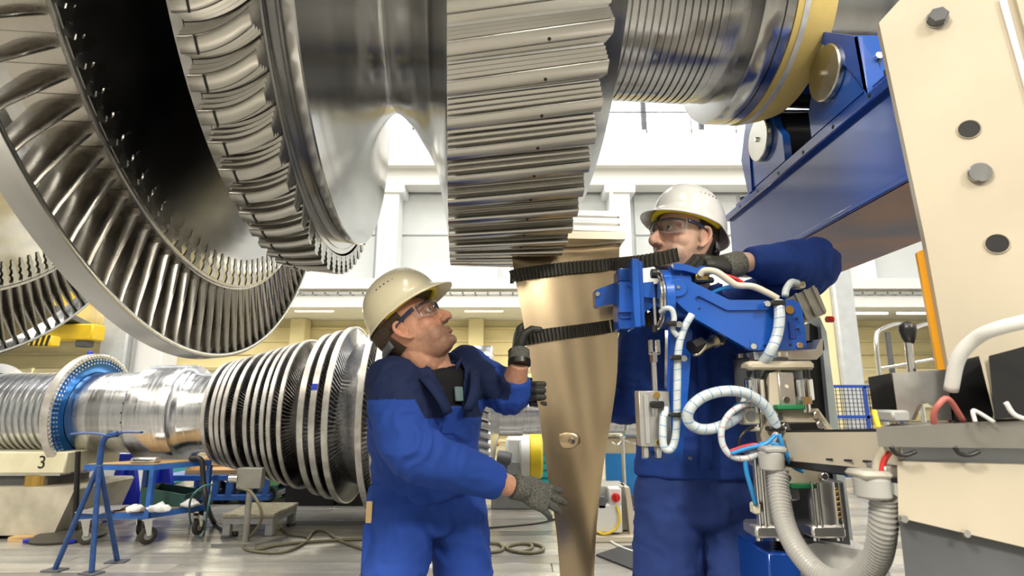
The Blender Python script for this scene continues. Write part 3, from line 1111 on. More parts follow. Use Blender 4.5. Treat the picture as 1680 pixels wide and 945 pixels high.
for i, (dx, dy, s_, lb) in enumerate(((0.22, -0.17, 0.10, 'crumpled white rag at the trolley deck corner'), (0.05, -0.20, 0.07, 'small crumpled white rag beside the green bin'), (0.36, 0.02, 0.08, 'crumpled white rag right of the green bin'))):
    rg_ = MB()
    c = cen + V((dx, dy, 0.03))
    rg_.ell(c, (s_, s_ * .6, 0.035), None, 18, 12)
    rr2 = random.Random(i)
    rg_.v = [(p[0] + 0.012 * noise.noise(V(p) * 30), p[1] + 0.012 * noise.noise(V(p) * 28 + V((5, 0, 0))), max(cen.z + 0.006, p[2] + 0.035 * noise.noise(V(p) * 22 + V((0, 9, 0))))) for p in rg_.v]
    build(rg_, 'rag', RAG, None, lb, 'rag', 'white rags on the trolley', sharp=180)
for i in range(3):
    c = cen + V((-0.28 + 0.03 * i, -0.16 + 0.02 * i, 0.008 + i * 0.009))
    pm_ = MB().box(c, (0.24, 0.17, 0.008), Matrix.Rotation(0.2 * i - 0.2, 3, 'Z'))
    build(pm_, 'plastic_sheet', mat('sheet_grey', (0.38, 0.37, 0.40), 0.3), None, ['lowest grey sheet at the left of the trolley deck', 'middle grey sheet at the left of the trolley deck', 'topmost grey sheet at the left of the trolley deck'][i], 'sheet', 'grey sheets on the trolley')
tool = thing('tool_case', 'small grey tool case on the top deck of the trolley', 'case', cen3 + V((0.02, -0.1, 0.006)))
build(MB().box(cen3 + V((0.02, -0.1, 0.028)), (0.20, 0.10, 0.044), None, 0.01), 'case_body', ALU, tool)
build(MB().tube(cr([cen3 + V((-0.03, -0.155, 0.03)), cen3 + V((-0.03, -0.175, 0.035)), cen3 + V((0.07, -0.175, 0.035)), cen3 + V((0.07, -0.155, 0.03))], 4), 0.005, n=6), 'handle', BLACK, tool)

# second blue cart with wooden pallet load
c2y = 6.4
xL, xR = P(262, 800, c2y).x, P(442, 800, c2y).x
t = thing('platform_cart', 'blue platform cart with wooden crates behind the trolley', 'trolley', ((xL + xR) / 2, c2y + 0.3, 0))
z1 = P(400, 815, c2y).z
z2 = P(400, 783, c2y).z
for zz, nm in ((z1, 'lower_deck'), (z2, 'upper_deck')):
    build(MB().bb(xL, xR, c2y, c2y + 0.7, zz - 0.04, zz + 0.02, 0.006), nm, CARTBLUE, t)
for xx in (xL + 0.05, xL + 0.5, (xL + xR) / 2, xR - 0.45, xR - 0.05):
    for yy in (c2y + 0.03, c2y + 0.67):
        build(MB().bb(xx - 0.03, xx + 0.03, yy - 0.03, yy + 0.03, z1, z2 + 0.02), 'upright', CARTBLUE, t)
for xx, rz in ((xL + 0.35, 0.8), (xR - 0.55, 1.3), (xR - 0.08, 0.3)):
    for yy in (c2y + 0.12, c2y + 0.58):
        caster(t, (xx, yy, z1 - 0.04), 0.085, 0.045, rz)
for k, (xx, lb) in enumerate(((xL + 0.55, 'open wooden crate on the left half of the blue cart'), (xL + 1.22, 'open wooden crate on the right half of the blue cart'))):
    q = thing('wooden_crate', lb, 'crate', (xx, c2y + 0.35, z2 + 0.02), 'crates on the blue cart')
    h = 0.15
    for (a0, a1, b0, b1) in ((-.32, .32, -.3, -.275), (-.32, .32, .275, .3), (-.32, -.295, -.275, .275), (.295, .32, -.275, .275)):
        build(MB().bb(xx + a0, xx + a1, c2y + .35 + b0, c2y + .35 + b1, z2 + 0.02, z2 + 0.02 + (0.05 if b0 == -.3 else h)), 'side_board', WOOD, q)
    for pz in (0.06, 0.12):
        build(MB().bb(xx - .31, xx + .31, c2y + 0.07, c2y + 0.09, z2 + 0.02 + pz + 0.03, z2 + 0.02 + pz + 0.045), 'slat', WOOD, q)
    build(MB().bb(xx - .30, xx + .30, c2y + 0.1, c2y + 0.62, z2 + 0.022, z2 + 0.04), 'base_board', WOOD, q)

# steel pedestal stand with clamp head
b0 = PZ(402, 893)
t = thing('pedestal_stand', 'bare steel pedestal with square head and wedge base plate', 'stand', b0)
zt_ = P(402, 805, b0.y).z
build(MB().cyl(b0, (b0.x, b0.y, zt_ + 0.1), 0.024, n=12), 'pole', MOTOR, t)
build(MB().prism([PZ(335, 894), PZ(384, 894), PZ(400, 884), PZ(352, 886)], (0, 0, 0.02)) if False else MB().prism([b0 + V((-.24, -.06, 0)), b0 + V((.10, -.06, 0)), b0 + V((.24, .20, 0)), b0 + V((.0, .14, 0)), b0 + V((-.1, .02, 0))], (0, 0, 0.018)), 'base_plate', MOTOR, t)
build(MB().box((b0.x + 0.0, b0.y, zt_ + 0.10), (0.20, 0.08, 0.16), None, 0.006), 'head', MOTOR, t)
build(MB().cyl((b0.x - 0.16, b0.y - 0.02, zt_ + 0.10), (b0.x - 0.09, b0.y - 0.02, zt_ + 0.10), 0.035, n=14), 'clamp_screw', CHROME, t)

# step stool
s0, s1 = PZ(360, 884), PZ(453, 880)
hy = s0.y
zs = P(400, 850, hy).z
t = thing('step_stool', 'low grey step with tread plate top behind the pedestal', 'step stool', ((s0.x + s1.x) / 2, hy + 0.25, 0))
TREAD = mat('tread_plate', (0.48, 0.45, 0.36), 0.4, 0.5, color2=(0.30, 0.27, 0.2), scale=26.0, bump=0.3, bscale=70)
build(MB().bb(s0.x, s1.x, hy, hy + 0.55, zs, zs + 0.03, 0.005), 'tread', TREAD, t)
build(MB().bb(s0.x + .01, s1.x - .01, hy + 0.01, hy + 0.54, zs - 0.05, zs), 'frame', GREY, t)
for xx in (s0.x + 0.04, s1.x - 0.04):
    for yy in (hy + 0.04, hy + 0.5):
        lg = build(MB().bb(xx - 0.03, xx + 0.03, yy - 0.025, yy + 0.025, 0.02, zs - 0.05), 'leg', GREY, t)
        build(MB().cyl((xx, yy, 0), (xx, yy, 0.022), 0.045, n=12), 'foot', DGREY, lg)

# two black cabinets on casters
for k, (u0, u1, lb) in enumerate(((464, 548, 'black cabinet on casters below the rear rotor, left of the pair'), (550, 640, 'black cabinet on casters half hidden behind the bending worker'))):
    yy = 6.35
    x0, x1 = P(u0, 850, yy).x, P(u1, 850, yy).x
    zb = P(500, 852, yy).z
    ztp = P(500, 745, yy).z
    t = thing('tool_cabinet', lb, 'cabinet', ((x0 + x1) / 2, yy + 0.3, 0), 'black cabinets')
    build(MB().bb(x0, x1, yy, yy + 0.6, zb, ztp, 0.01), 'body', mat('black_cabinet', (0.008, 0.008, 0.009), 0.5), t)
    build(MB().bb(x0 + 0.02, x1 - 0.02, yy - 0.012, yy, zb + 0.03, ztp - 0.03, 0.005), 'door', mat('black_cabinet', (0.008, 0.008, 0.009), 0.5), t)
    for xx in (x0 + 0.08, x1 - 0.08):
        for y2 in (yy + 0.1, yy + 0.5):
            caster(t, (xx, y2, zb), 0.07, 0.04, 1.3 + 0.2 * k, BLACK)
# green work bench frame
yy = 7.35
t = thing('work_bench', 'green framed work bench between blue cart and black cabinet', 'bench', (P(450, 800, yy).x, yy, 0))
xg0, xg1 = P(372, 780, yy).x, P(462, 780, yy).x
zz0 = P(440, 780, yy).z
build(MB().bb(xg1 - 0.22, xg1, yy, yy + 0.1, 0.03, zz0 + .25, 0.005), 'leg', GREEN, t)
build(MB().bb(xg0, xg0 + 0.07, yy, yy + 0.1, 0.03, zz0 + .25, 0.005), 'leg', GREEN, t)
build(MB().bb(xg0, xg1, yy, yy + 0.08, zz0 - 0.06, zz0 + 0.02, 0.005), 'cross_rail', GREEN, t)
build(MB().bb(xg0 - .1, xg1 + .1, yy - 0.05, yy + 0.7, zz0 + 0.25, zz0 + 0.3, 0.005), 'bench_top', WOOD, t)
for yq in (yy + 0.6,):
    build(MB().bb(xg1 - 0.1, xg1, yq, yq + 0.1, 0.0, zz0 + .25), 'leg', GREEN, t)
    build(MB().bb(xg0, xg0 + 0.1, yq, yq + 0.1, 0.0, zz0 + .25), 'leg', GREEN, t)

# teal drawer cabinet and blue wedge supports
yy = 7.6
x0, x1 = P(196, 790, yy).x, P(262, 790, yy).x
t = thing('drawer_cabinet', 'teal steel drawer cabinet behind the blue trolley', 'cabinet', ((x0 + x1) / 2, yy + 0.3, 0))
zt_ = P(230, 738, yy).z
build(MB().bb(x0, x1, yy, yy + 0.6, 0, zt_, 0.01), 'body', TEAL, t)
for k in range(5):
    z = 0.08 + k * (zt_ - 0.1) / 5
    dr = build(MB().bb(x0 + 0.03, x1 - 0.03, yy - 0.02, yy, z, z + (zt_ - 0.1) / 5 - 0.025, 0.004), 'drawer', TEAL, t)
    build(MB().bb(x0 + 0.1, x1 - 0.1, yy - 0.035, yy - 0.02, z + (zt_ - 0.1) / 5 - 0.06, z + (zt_ - 0.1) / 5 - 0.04), 'handle', GREY, dr)
VB = mat('royal_blue_support', (0.012, 0.03, 0.48), 0.4, var=0.08, scale=4)
for k, (u, lb) in enumerate(((196, 'royal blue wedge-foot support beside the tripod stand'), (254, 'royal blue wedge-foot support under the wide collar'))):
    p = PZ(u, 838)
    t = thing('rotor_support', lb, 'support stand', p, 'wedge-foot supports under the rear rotor')
    p.z = 0
    hh = P(u, 745, p.y).z
    build(MB().prism([p + V((-.17, 0, .02)), p + V((.17, 0, .02)), p + V((.17, 0, .10)), p + V((.10, 0, .40)), p + V((.10, 0, hh)), p + V((-.10, 0, hh)), p + V((-.10, 0, .40)), p + V((-.17, 0, .10))], (0, 0.06, 0)), 'web_plate', VB, t)
    build(MB().bb(p.x - .18, p.x + .18, p.y - .16, p.y + .22, 0, 0.025), 'base_plate', VB, t)
    build(MB().prism([p + V((-.01, 0, .025)), p + V((-.01, -.14, .025)), p + V((-.01, -.02, .45)), p + V((-.01, 0, .45))], (0.025, 0, 0)), 'rib', VB, t)
    for dx in (-.13, .13):
        build(MB().cyl(p + V((dx, -.1, .025)), p + V((dx, -.1, .06)), 0.028, n=6), 'bolt', CHROME, t)

# beige machine block at the far left, with painted number
yy = PZ(60, 885).y
x1 = P(118, 830, yy).x
t = thing('machine_bed', 'worn beige machine base block carrying the rear rotor at far left', 'machine', (x1 - 0.9, yy + 0.3, 0))
zA = P(100, 800, yy).z
build(MB().prism([V((x1 - 2.0, yy, .03)), V((x1 - .12, yy, .03)), V((x1, yy, zA - .02)), V((x1 - .02, yy, zA)), V((x1 - 2.0, yy, zA))], (0, 0.75, 0)), 'lower_block', BEIGE2, t)
zB0, zB1 = P(100, 778, yy).z, P(100, 742, yy).z
xb1 = P(103, 760, yy).x
build(MB().bb(x1 - 2.0, xb1, yy + 0.03, yy + 0.7, zB0, zB1, 0.01), 'upper_block', mat('beige_block_paint', (0.74, 0.70, 0.50), 0.5, var=0.06), t)
build(MB().bb(x1 - 1.9, xb1 - .2, yy + 0.12, yy + 0.6, zA, zB0), 'slide', DGREY, t)
brx = P(36, 800, yy).x
build(MB().cyl((brx, yy + 0.16, zA), (brx, yy + 0.16, zA + 0.09), 0.10, n=20), 'brass_bush', mat('brass', (0.65, 0.42, 0.12), 0.3, 1.0), t)
build(MB().bb(brx - 0.3, brx + 0.24, yy + 0.08, yy + 0.2, zA + 0.085, zA + 0.105), 'clamp_bar', CHROME, t)
for k in range(5):
    xx = x1 - 1.5 + k * 0.36
    build(MB().bb(xx, xx + 0.2, yy - 0.08, yy + 0.02, 0, 0.035), 'timber_shim', WOOD, t)
xc = P(66, 748, yy).x
zc_ = (zB0 + zB1) / 2
fc = bpy.data.curves.new('number', 'FONT')
fc.body = '3'
fc.size = 0.15
fc.align_x = 'CENTER'
fc.align_y = 'CENTER'
fc.extrude = 0.001
fo = bpy.data.objects.new('painted_number', fc)
COL.objects.link(fo)
dgx = bpy.context.evaluated_depsgraph_get()
me = bpy.data.meshes.new_from_object(fo.evaluated_get(dgx))
bpy.data.objects.remove(fo)
me.materials.clear()
me.materials.append(BLACK)
no = bpy.data.objects.new('painted_number', me)
COL.objects.link(no)
no.parent = t
no.matrix_local = WM[t].inverted() @ (Matrix.Translation((xc, yy + 0.028, zc_)) @ Matrix.Rotation(pi / 2, 4, 'X'))

# round-foot barrier post
b0 = PZ(112, 882)
t = thing('barrier_post', 'black barrier post with round rubber foot behind the tripod', 'post', b0)
build(MB().ring([(0, 0.001), (0, .26), (.02, .27), (.045, .20), (.06, .05), (.06, .001)], b0, (0, 0, 1), 40), 'rubber_foot', RUBBER, t)
build(MB().cyl(b0 + V((0.05, 0, .05)), b0 + V((0.05, -0.1, 0.70)), 0.02, n=10), 'pole', BLACK, t)
for a in (2.6, 3.9, 5.4):
    build(MB().box(b0 + V((cos(a) * .25, sin(a) * .25, 0.018)), (0.08, 0.07, 0.02), Matrix.Rotation(a, 3, 'Z')), 'blue_patch', VB, t)

# white control console with red button behind the tripod
yy = 6.6
x0, x1 = P(150, 800, yy).x, P(186, 800, yy).x
t = thing('control_console', 'white machine console with red buttons behind the tripod stand', 'console', ((x0 + x1) / 2, yy + 0.25, 0))
x0 = P(112, 800, yy).x
zt_ = P(150, 745, yy).z
build(MB().bb(x0, x1 + 0.15, yy, yy + 0.5, 0.06, zt_, 0.02), 'cabinet', WHITE, t)
build(MB().bb(x0 + 0.02, x1 + 0.13, yy + .02, yy + 0.48, 0.0, 0.06), 'plinth', DGREY, t)
for (u, v) in ((133, 772), (138, 786), (125, 798)):
    p = P(u, v, yy)
    build(MB().cyl(p, p + V((0, -0.03, 0)), 0.028, n=14), 'button', RED, t)
for (u, v) in ((128, 805), (146, 806), (163, 806)):
    p = P(u, v, yy)
    build(MB().box(p, (0.10, 0.01, 0.09)), 'vent', DGREY, t)
# tall white cabinet left
yy = 7.2
x0, x1 = P(98, 780, yy).x, P(128, 780, yy).x
t = thing('switch_cabinet', 'narrow white switch cabinet with dark opening behind the machine block', 'cabinet', ((x0 + x1) / 2, yy + .3, 0))
build(MB().bb(x0, x1, yy, yy + 0.5, 0.1, P(110, 738, yy).z, 0.01), 'body', WHITE, t)
build(MB().bb(x0 + .05, x1 - .05, yy - 0.01, yy, 0.6, P(110, 758, yy).z), 'window', DGREY, t)
build(MB().bb(x0, x1, yy, yy + 0.5, 0, 0.1), 'plinth', DGREY, t)
# blue ball on a pin above the flange
p = P(148, 580, 5.75)
t = thing('lifting_pin', 'black pin with round blue ball top above the flange', 'pin', P(148, 600, 5.75))
build(MB().ell(p, (0.028, 0.028, 0.028)), 'ball', VB, t)
build(MB().cyl(p + V((0, 0, -.02)), p + V((0, 0, -.05)), 0.022, n=12), 'collar', BLACK, t)
build(MB().cyl(p + V((0, 0, -.05)), (p.x, p.y, RZ + 0.2), 0.014, n=10), 'stem', BLACK, t)

# hoses on the floor
HB = mat('hose_black', (0.02, 0.021, 0.022), 0.45)
HO = mat('hose_olive', (0.16, 0.145, 0.085), 0.42)
HG = mat('hose_teal', (0.03, 0.13, 0.15), 0.42)


def hose(name, uvy, r, m, label, parent=None, group=None):
    pts = []
    for q in uvy:
        u, v, y = q
        pts.append(PZ(u, v, r) if y is None else P(u, v, y))
    return build(MB().tube(cr(pts, 7), r, n=8), name, m, parent, label, 'hose' if parent is None else None, group, sharp=180)


hose('air_hose', [(312, 752, 4.9), (330, 755, 4.9), (334, 790, 4.9), (340, 830, 4.9), (352, 858, None), (372, 873, None), (388, 876, None)], 0.022, HB, 'thick black hose hanging from the rear rotor to the floor')
hose('air_hose', [(352, 794, 4.5), (330, 800, 4.4), (312, 822, 4.4), (313, 858, None), (324, 880, None), (334, 878, None), (340, 840, 4.55), (345, 812, 4.6)], 0.008, HG, 'thin teal hose looping down from the pedestal head')
hose('air_hose', [(392, 801, 4.6), (412, 808, 4.5), (428, 836, 4.45), (426, 860, 4.5), (404, 888, None), (402, 900, None), (430, 906, None), (468, 905, None), (500, 890, None), (515, 872, None), (535, 872, None), (560, 888, None), (610, 906, None)], 0.011, HO, 'olive hose curling from the pedestal across the floor to the bending worker')
hose('air_hose', [(420, 896, None), (424, 901, None), (460, 894, None), (520, 888, None), (600, 884, None)], 0.011, HO, 'olive hose lying flat behind the curling hose')
hose('air_hose', [(462, 858, 5.8), (462, 866, None), (474, 876, None), (500, 880, None), (506, 884, None)], 0.010, HO, 'short olive hose end below the black cabinet')
hose('air_hose', [(700, 862, None), (698, 880, None), (712, 900, None), (760, 905, None), (800, 906, None), (824, 902, None), (820, 893, None), (790, 891, None), (750, 892, None), (715, 905, None), (690, 910, None)], 0.013, HO, 'olive hose loop on the floor beside the bending worker\'s leg')
hose('air_hose', [(830, 898, None), (845, 892, None), (870, 893, None), (871, 900, None), (850, 905, None), (832, 900, None), (840, 894, None), (865, 891, None), (888, 896, None), (890, 903, None), (872, 907, None), (850, 906, None)], 0.013, HO, 'coiled olive hose on the floor left of the held blade')
hose('air_hose', [(770, 868, None), (800, 866, None), (850, 862, None), (890, 857, None), (930, 845, None)], 0.008, HB, 'thin black cable across the planks behind the blade')
hose('air_hose', [(760, 838, None), (800, 834, None), (850, 826, None), (880, 822, None)], 0.010, TUBEM, 'pale cable on the floor under the gear motor')

# gear motor with yellow guard on a teal cabinet, behind the blade
yy = 6.2
p = P(848, 760, yy)
t = thing('gear_motor', 'white and grey gear motor with yellow guard left of the blade', 'motor', (p.x, yy, 0))
c = P(845, 748, yy)
build(MB().box(c, (0.20, 0.26, 0.40), None, 0.03), 'gearbox', WHITE, t)
build(MB().cyl(P(875, 748, yy) + V((-.05, 0, 0)), P(880, 748, yy) + V((.06, 0, 0)), 0.23, n=36, bev=0.02), 'guard', mat('guard_yellow', (0.88, 0.66, 0.02), 0.4), t)
build(MB().cyl(P(858, 748, yy) + V((-.04, 0, 0)), P(866, 748, yy) + V((.03, 0, 0)), 0.22, n=36, bev=0.02), 'flange', WHITE, t)
build(MB().box(P(843, 768, yy - .1), (0.16, 0.16, 0.16), None, 0.015), 'terminal_box', GREY, t)
build(MB().cyl(P(815, 752, yy - .1), P(838, 756, yy - .1), 0.09, n=18, bev=0.01), 'motor_body', DGREY, t)
build(MB().prism([P(820, 795, yy - .1), P(865, 795, yy - .1), P(856, 778, yy - .1), P(830, 778, yy - .1)], (0, 0.3, 0)), 'bracket', GREY, t)
x0, x1 = P(806, 830, yy).x, P(886, 830, yy).x
build(MB().bb(x0, x1, yy - .05, yy + .4, 0, P(840, 796, yy).z, 0.01), 'pedestal', GREY, t)
build(MB().ell(P(815, 728, yy), (.03, .03, .03)), 'signal_lamp', mat('signal_orange', (0.9, 0.35, 0.05), 0.3), t)
yy = 6.9
x0, x1 = P(857, 780, yy).x, P(905, 780, yy).x
t = thing('drawer_cabinet', 'teal drawer cabinet right behind the yellow motor guard', 'cabinet', ((x0 + x1) / 2, yy + .3, 0))
zt_ = P(870, 728, yy).z
build(MB().bb(x0, x1, yy, yy + .6, 0, zt_, 0.01), 'body', TEAL, t)
for k in range(6):
    z = 0.05 + k * (zt_ - 0.08) / 6
    build(MB().bb(x0 + .02, x1 - .02, yy - 0.02, yy, z, z + (zt_ - .08) / 6 - 0.03), 'drawer', TEAL, t)

# blue barrier panel, post and beige block right of the blade
yy = 6.3
x0, x1 = P(994, 760, yy).x, P(1068, 760, yy).x
t = thing('barrier_screen', 'bright blue panel with tan top board behind the control box', 'panel', ((x0 + x1) / 2, yy, 0))
BP = mat('barrier_blue', (0.015, 0.19, 0.52), 0.4, var=0.08)
build(MB().bb(x0, x1 + .3, yy, yy + .05, 0.12, P(1020, 744, yy).z), 'sheet', BP, t)
build(MB().bb(x0, x1 + .3, yy + .01, yy + .06, P(1020, 744, yy).z, P(1020, 715, yy).z), 'top_board', mat('tan_board', (0.42, 0.36, 0.24), 0.6, var=0.1), t)
build(MB().bb(x0, x1 + .3, yy - .02, yy + .07, P(1020, 716, yy).z, P(1020, 712, yy).z), 'rail', CHROME, t)
build(MB().bb(x0, x1 + .3, yy - .03, yy + .08, 0, .12), 'plinth', DGREY, t)
xp = P(1023, 760, yy - .25).x
t = thing('chain_post', 'thin steel chain post in front of the blue panel', 'post', (xp, yy - .25, 0))
zt_ = P(1023, 716, yy - .25).z
build(MB().cyl((xp, yy - .25, 0), (xp, yy - .25, zt_), 0.022, n=10), 'pole', CHROME, t)
build(MB().ell((xp, yy - .25, zt_), (.035, .035, .03)), 'knob', CHROME, t)
build(MB().cyl((xp, yy - .25, 0), (xp, yy - .25, .02), 0.12, n=20), 'foot', CHROME, t)
for s_, (u, v) in ((-1, (1004, 726)), (1, (1062, 722))):
    e_ = P(u, v, yy - .25)
    m_ = (V((xp, yy - .25, zt_ - .03)) + e_) / 2 + V((0, 0, -.04))
    build(MB().tube(cr([V((xp, yy - .25, zt_ - .03)), m_, e_], 6), 0.010, n=6), 'chain', CHROME, t)
# switch box with red rotary switch on a beige bracket
yy = 4.7
p = PZ(1010, 888)
yy = p.y
t = thing('switch_stand', 'beige stand carrying a grey box with red rotary switch right of the blade', 'switch box', (p.x, yy, 0))
zt_ = P(1010, 800, yy).z
x0, x1 = P(978, 850, yy).x, P(1034, 850, yy).x
build(MB().bb(x0, x1, yy + .1, yy + .4, .06, zt_, .008), 'body', mat('stand_grey', (0.42, 0.42, 0.38), 0.5, var=.06), t)
build(MB().prism([P(1026, 800, yy), P(1033, 800, yy), P(1046, 880, yy), P(1034, 880, yy)], (0, .25, 0)), 'side_cheek', BEIGE, t)
build(MB().bb(x0 - .1, P(1052, 885, yy).x, yy - .05, yy + .5, 0, .05, .008), 'base_plate', BEIGE, t)
q = P(1009, 815, yy)
sb = build(MB().box(q + V((0, .04, 0)), (.10, .12, .14), None, .008), 'switch_box', mat('box_grey', (.72, .72, .69), .45), t)
build(MB().cyl(q + V((.0, -.02, .0)), q + V((0, -.05, 0)), .034, n=20), 'rotary_switch', RED, sb)
build(MB().box(q + V((0, -.06, 0)), (.016, .02, .06), None, .004), 'switch_grip', RED, sb)
q2 = P(998, 850, yy)
build(MB().box(q2 + V((0, .03, 0)), (.22, .1, .22), None, .01), 'junction_box', mat('box_grey', (.72, .72, .69), .45), t)
build(MB().box(P(987, 824, yy) + V((0, .03, 0)), (.07, .1, .10), None, .008), 'socket', DGREY, t)
build(MB().tube(cr([P(1012, 830, yy - .03), P(1017, 850, yy - .05), P(1010, 868, yy - .05), P(992, 876, yy - .04), P(980, 872, yy - .02)], 6), .010, n=8), 'yellow_cable', mat('cable_yellow', (.78, .55, .03), .4), t)
build(MB().bb(x0 + .05, x1 - .05, yy + .08, yy + .36, 0, .07), 'pedestal', GREY, t)
hose('power_cable', [(978, 853, None), (1010, 872, None), (1040, 886, None), (1060, 890, None)], .009, WHITE, 'upper white cable running from the switch stand past the mat')
hose('power_cable', [(978, 872, None), (1010, 893, None), (1040, 905, None), (1062, 908, None)], .009, WHITE, 'lower white cable running over the black mat')
m0 = [PZ(978, 912), PZ(1048, 940), PZ(1130, 930), PZ(1110, 895), PZ(1020, 898)]
MATM = mat('ribbed_mat', (0.035, 0.036, 0.04), 0.6, bump=0.5, bscale=120)
build(MB().prism(m0, (0, 0, .012)), 'floor_mat', MATM, None, 'dark ribbed rubber mat on the floor behind the standing worker', 'mat')

# ------------------------------------------------------------------ helpers for things read off at a known depth
def px(Y, n=1.0):
    """metres per pixel near world depth Y"""
    return n * Y * 1.02 / F


def bx(u0, v0, u1, v1, Y, th, bev=0.003, m=None):
    m = m or MB()
    a, b = P(u0, v1, Y), P(u1, v0, Y)
    return m.bb(min(a.x, b.x), max(a.x, b.x), Y, Y + th, min(a.z, b.z), max(a.z, b.z), bev)


def vc(u, v0, v1, Y, rp, n=20, bev=0.0, m=None, yo=0.0):
    m = m or MB()
    um = u
    a, b = P(um, v1, Y), P(um, v0, Y)
    x = (a.x + b.x) / 2
    r = px(Y, rp)
    return m.cyl((x, Y + r + yo, a.z), (x, Y + r + yo, b.z), r, n=n, bev=bev)


def tb(pts, Y, rp, n=10, k=6, m=None, closed=False):
    """tube through image points (u, v[, Y])"""
    m = m or MB()
    q = [P(p[0], p[1], p[2] if len(p) > 2 else Y) for p in pts]
    return m.tube(cr(q, k), px(Y, rp), n=n)


def fc(u, v, Y, rp, th, n=24, bev=0.0, m=None):
    """disc facing the viewer (axis along depth); front at Y"""
    m = m or MB()
    p = P(u, v, Y)
    return m.cyl(p, p + V((0, th, 0)), px(Y, rp), n=n, bev=bev)


# ------------------------------------------------------------------ blue roller stand under the rotor's journal
Xw, X3, Zt, Zb = 1.057, 1.533, CZ + .896, CZ + .581
Y0b, Y1b = 1.28, 2.62
st = thing('roller_stand', 'big blue steel roller stand carrying the rotor shaft at right', 'roller stand', (1.3, 1.8, Zb))
bm_ = MB()
bm_.bb(Xw + .022, Xw + .05, Y0b, Y1b, Zb + .02, Zt - .03)
bm_.bb(X3 - .05, X3 - .022, Y0b, Y1b, Zb + .02, Zt - .03)
bm_.bb(Xw, X3, Y0b, Y1b, Zt - .032, Zt, .004)
bm_.bb(Xw + .01, X3, Y0b, Y1b, Zb, Zb + .02, .003)
bm_.bb(Xw + .05, X3 - .05, Y1b - .03, Y1b, Zb + .02, Zt - .03)
build(bm_, 'beam', BLUE_D, st)
RUST = mat('rust_blue_mottle', (0.23, 0.09, 0.05), 0.35, 0.0, color2=(0.05, 0.05, 0.12), scale=2.2, stretch=(1, 2, 1))  # rust brown mottled at random with dark blue
build(MB().bb(Xw + .02, X3 - .01, Y0b, Y1b - .01, Zb - .003, Zb - .0005), 'underside_coat', RUST, st)
build(MB().bb(Xw + .015, Xw + .32, 1.35, 2.52, Zt, Zt + .022, .003), 'rail_plate', BLUE_D, st)
for yy in (1.45, 1.62, 1.8, 2.05, 2.3, 2.48):
    build(MB().cyl((Xw + .035, yy, Zt + .022), (Xw + .035, yy, Zt + .042), .012, n=6), 'bolt', BLACK, st)
for i in range(7):
    yy = 1.3 + i * .19
    build(MB().cyl((Xw - .001, yy, Zt - .016), (Xw + .002, yy, Zt - .016), .007, n=10), 'threaded_hole', DARK, st)
for k, (u, v) in enumerate(((1247, 229), (1356, 120))):
    c = PX(u, v, Xw + .0)
    br = MB()
    sg = 1 if k == 0 else -1
    yb, zb = c.y, c.z
    pts = [(-.16, Zt + .022 - zb), (.15, Zt + .022 - zb), (.15, -.06)]
    for q in range(9):
        a = pi * q / 8
        pts.append((.115 * cos(a), .115 * sin(a) + .0))
    pts.append((-.16, -.06))
    poly = [V((Xw + .012, yb + a, zb + b)) for a, b in pts]
    b_o = build(br.prism(poly, (.03, 0, 0)), 'bearing_bracket', BLUE, st)
    build(MB().prism([p + V((.33, 0, 0)) for p in poly], (.03, 0, 0)), 'bearing_bracket', BLUE, st)
    build(MB().cyl((Xw - .012, yb, zb), (Xw + .012, yb, zb), .092, n=40, bev=.004), 'bearing_cover', mat('bearing_cover_steel', (.55, .53, .46), .25, 1.0, .08, 5.0, rvar=.06), b_o)
    build(MB().cyl((Xw - .022, yb, zb), (Xw - .012, yb, zb), .010, n=6), 'cover_bolt', CHROME, b_o)
    build(MB().cyl((Xw + .05, yb, zb), (Xw + .33, yb, zb), .113, n=40, bev=.006), 'roller', mat('roller_black', (.012, .012, .012), .3, 0.0), st)
    build(MB().cyl((Xw + .036, yb - .13, Zt + .02), (Xw + .036, yb - .13, Zt + .07), .010, n=10), 'stud', CHROME, st)
    if k == 0:
        build(MB().prism([V((Xw + .005, yb + .13, Zt + .01)), V((Xw + .005, yb + .17, Zt + .01)), V((Xw + .005, yb + .21, zb + .0)), V((Xw + .005, yb + .13, zb + .15)), V((Xw + .005, yb + .02, zb + .15)), V((Xw + .005, yb + .02, zb + .11)), V((Xw + .005, yb + .12, zb + .05))], (.34, 0, 0)), 'guard_plate', BLUE_D, st)
fin = [PX(1326, 49, Xw), PX(1408, 60, Xw), PX(1424, 156, Xw), PX(1398, 120, Xw)]
build(MB().prism(fin, (.016, 0, 0)), 'guard_fin', BLUE_D, st)
pf_ = PX(1406, 58, Xw)
pn = [PX(1406, 58, Xw), PX(1424, 156, Xw)]
pn += [P(1464, 136, pn[1].y - .02), P(1447, 58, pn[0].y - .02)]
build(MB().prism(pn, (0, .014, 0)), 'guard_panel', BLUE, st)
q = P(1443, 90, pn[0].y - .03)
build(MB().cyl(q, q + V((0, .02, 0)), .010, n=14), 'panel_screw', CHROME, st)
build(MB().prism([P(1440, 96, pn[0].y - .021), P(1445, 95, pn[0].y - .021), P(1452, 128, pn[0].y - .021), P(1448, 130, pn[0].y - .021)], (0, .006, 0)), 'panel_slot', DARK, st)

# ------------------------------------------------------------------ beige machine column at the right edge
PLO = P(1518, 394, 1.20)
ang = RAD(26)
PLN = V((-sin(ang), -cos(ang), 0))       # faces the viewer, turned to the left


def pp(u, v, off=0.0):
    r = ray(u, v)
    o = PLO + PLN * off
    t = (o - V((0, 0, CZ))).dot(PLN) / r.dot(PLN)
    return V((0, 0, CZ)) + r * t


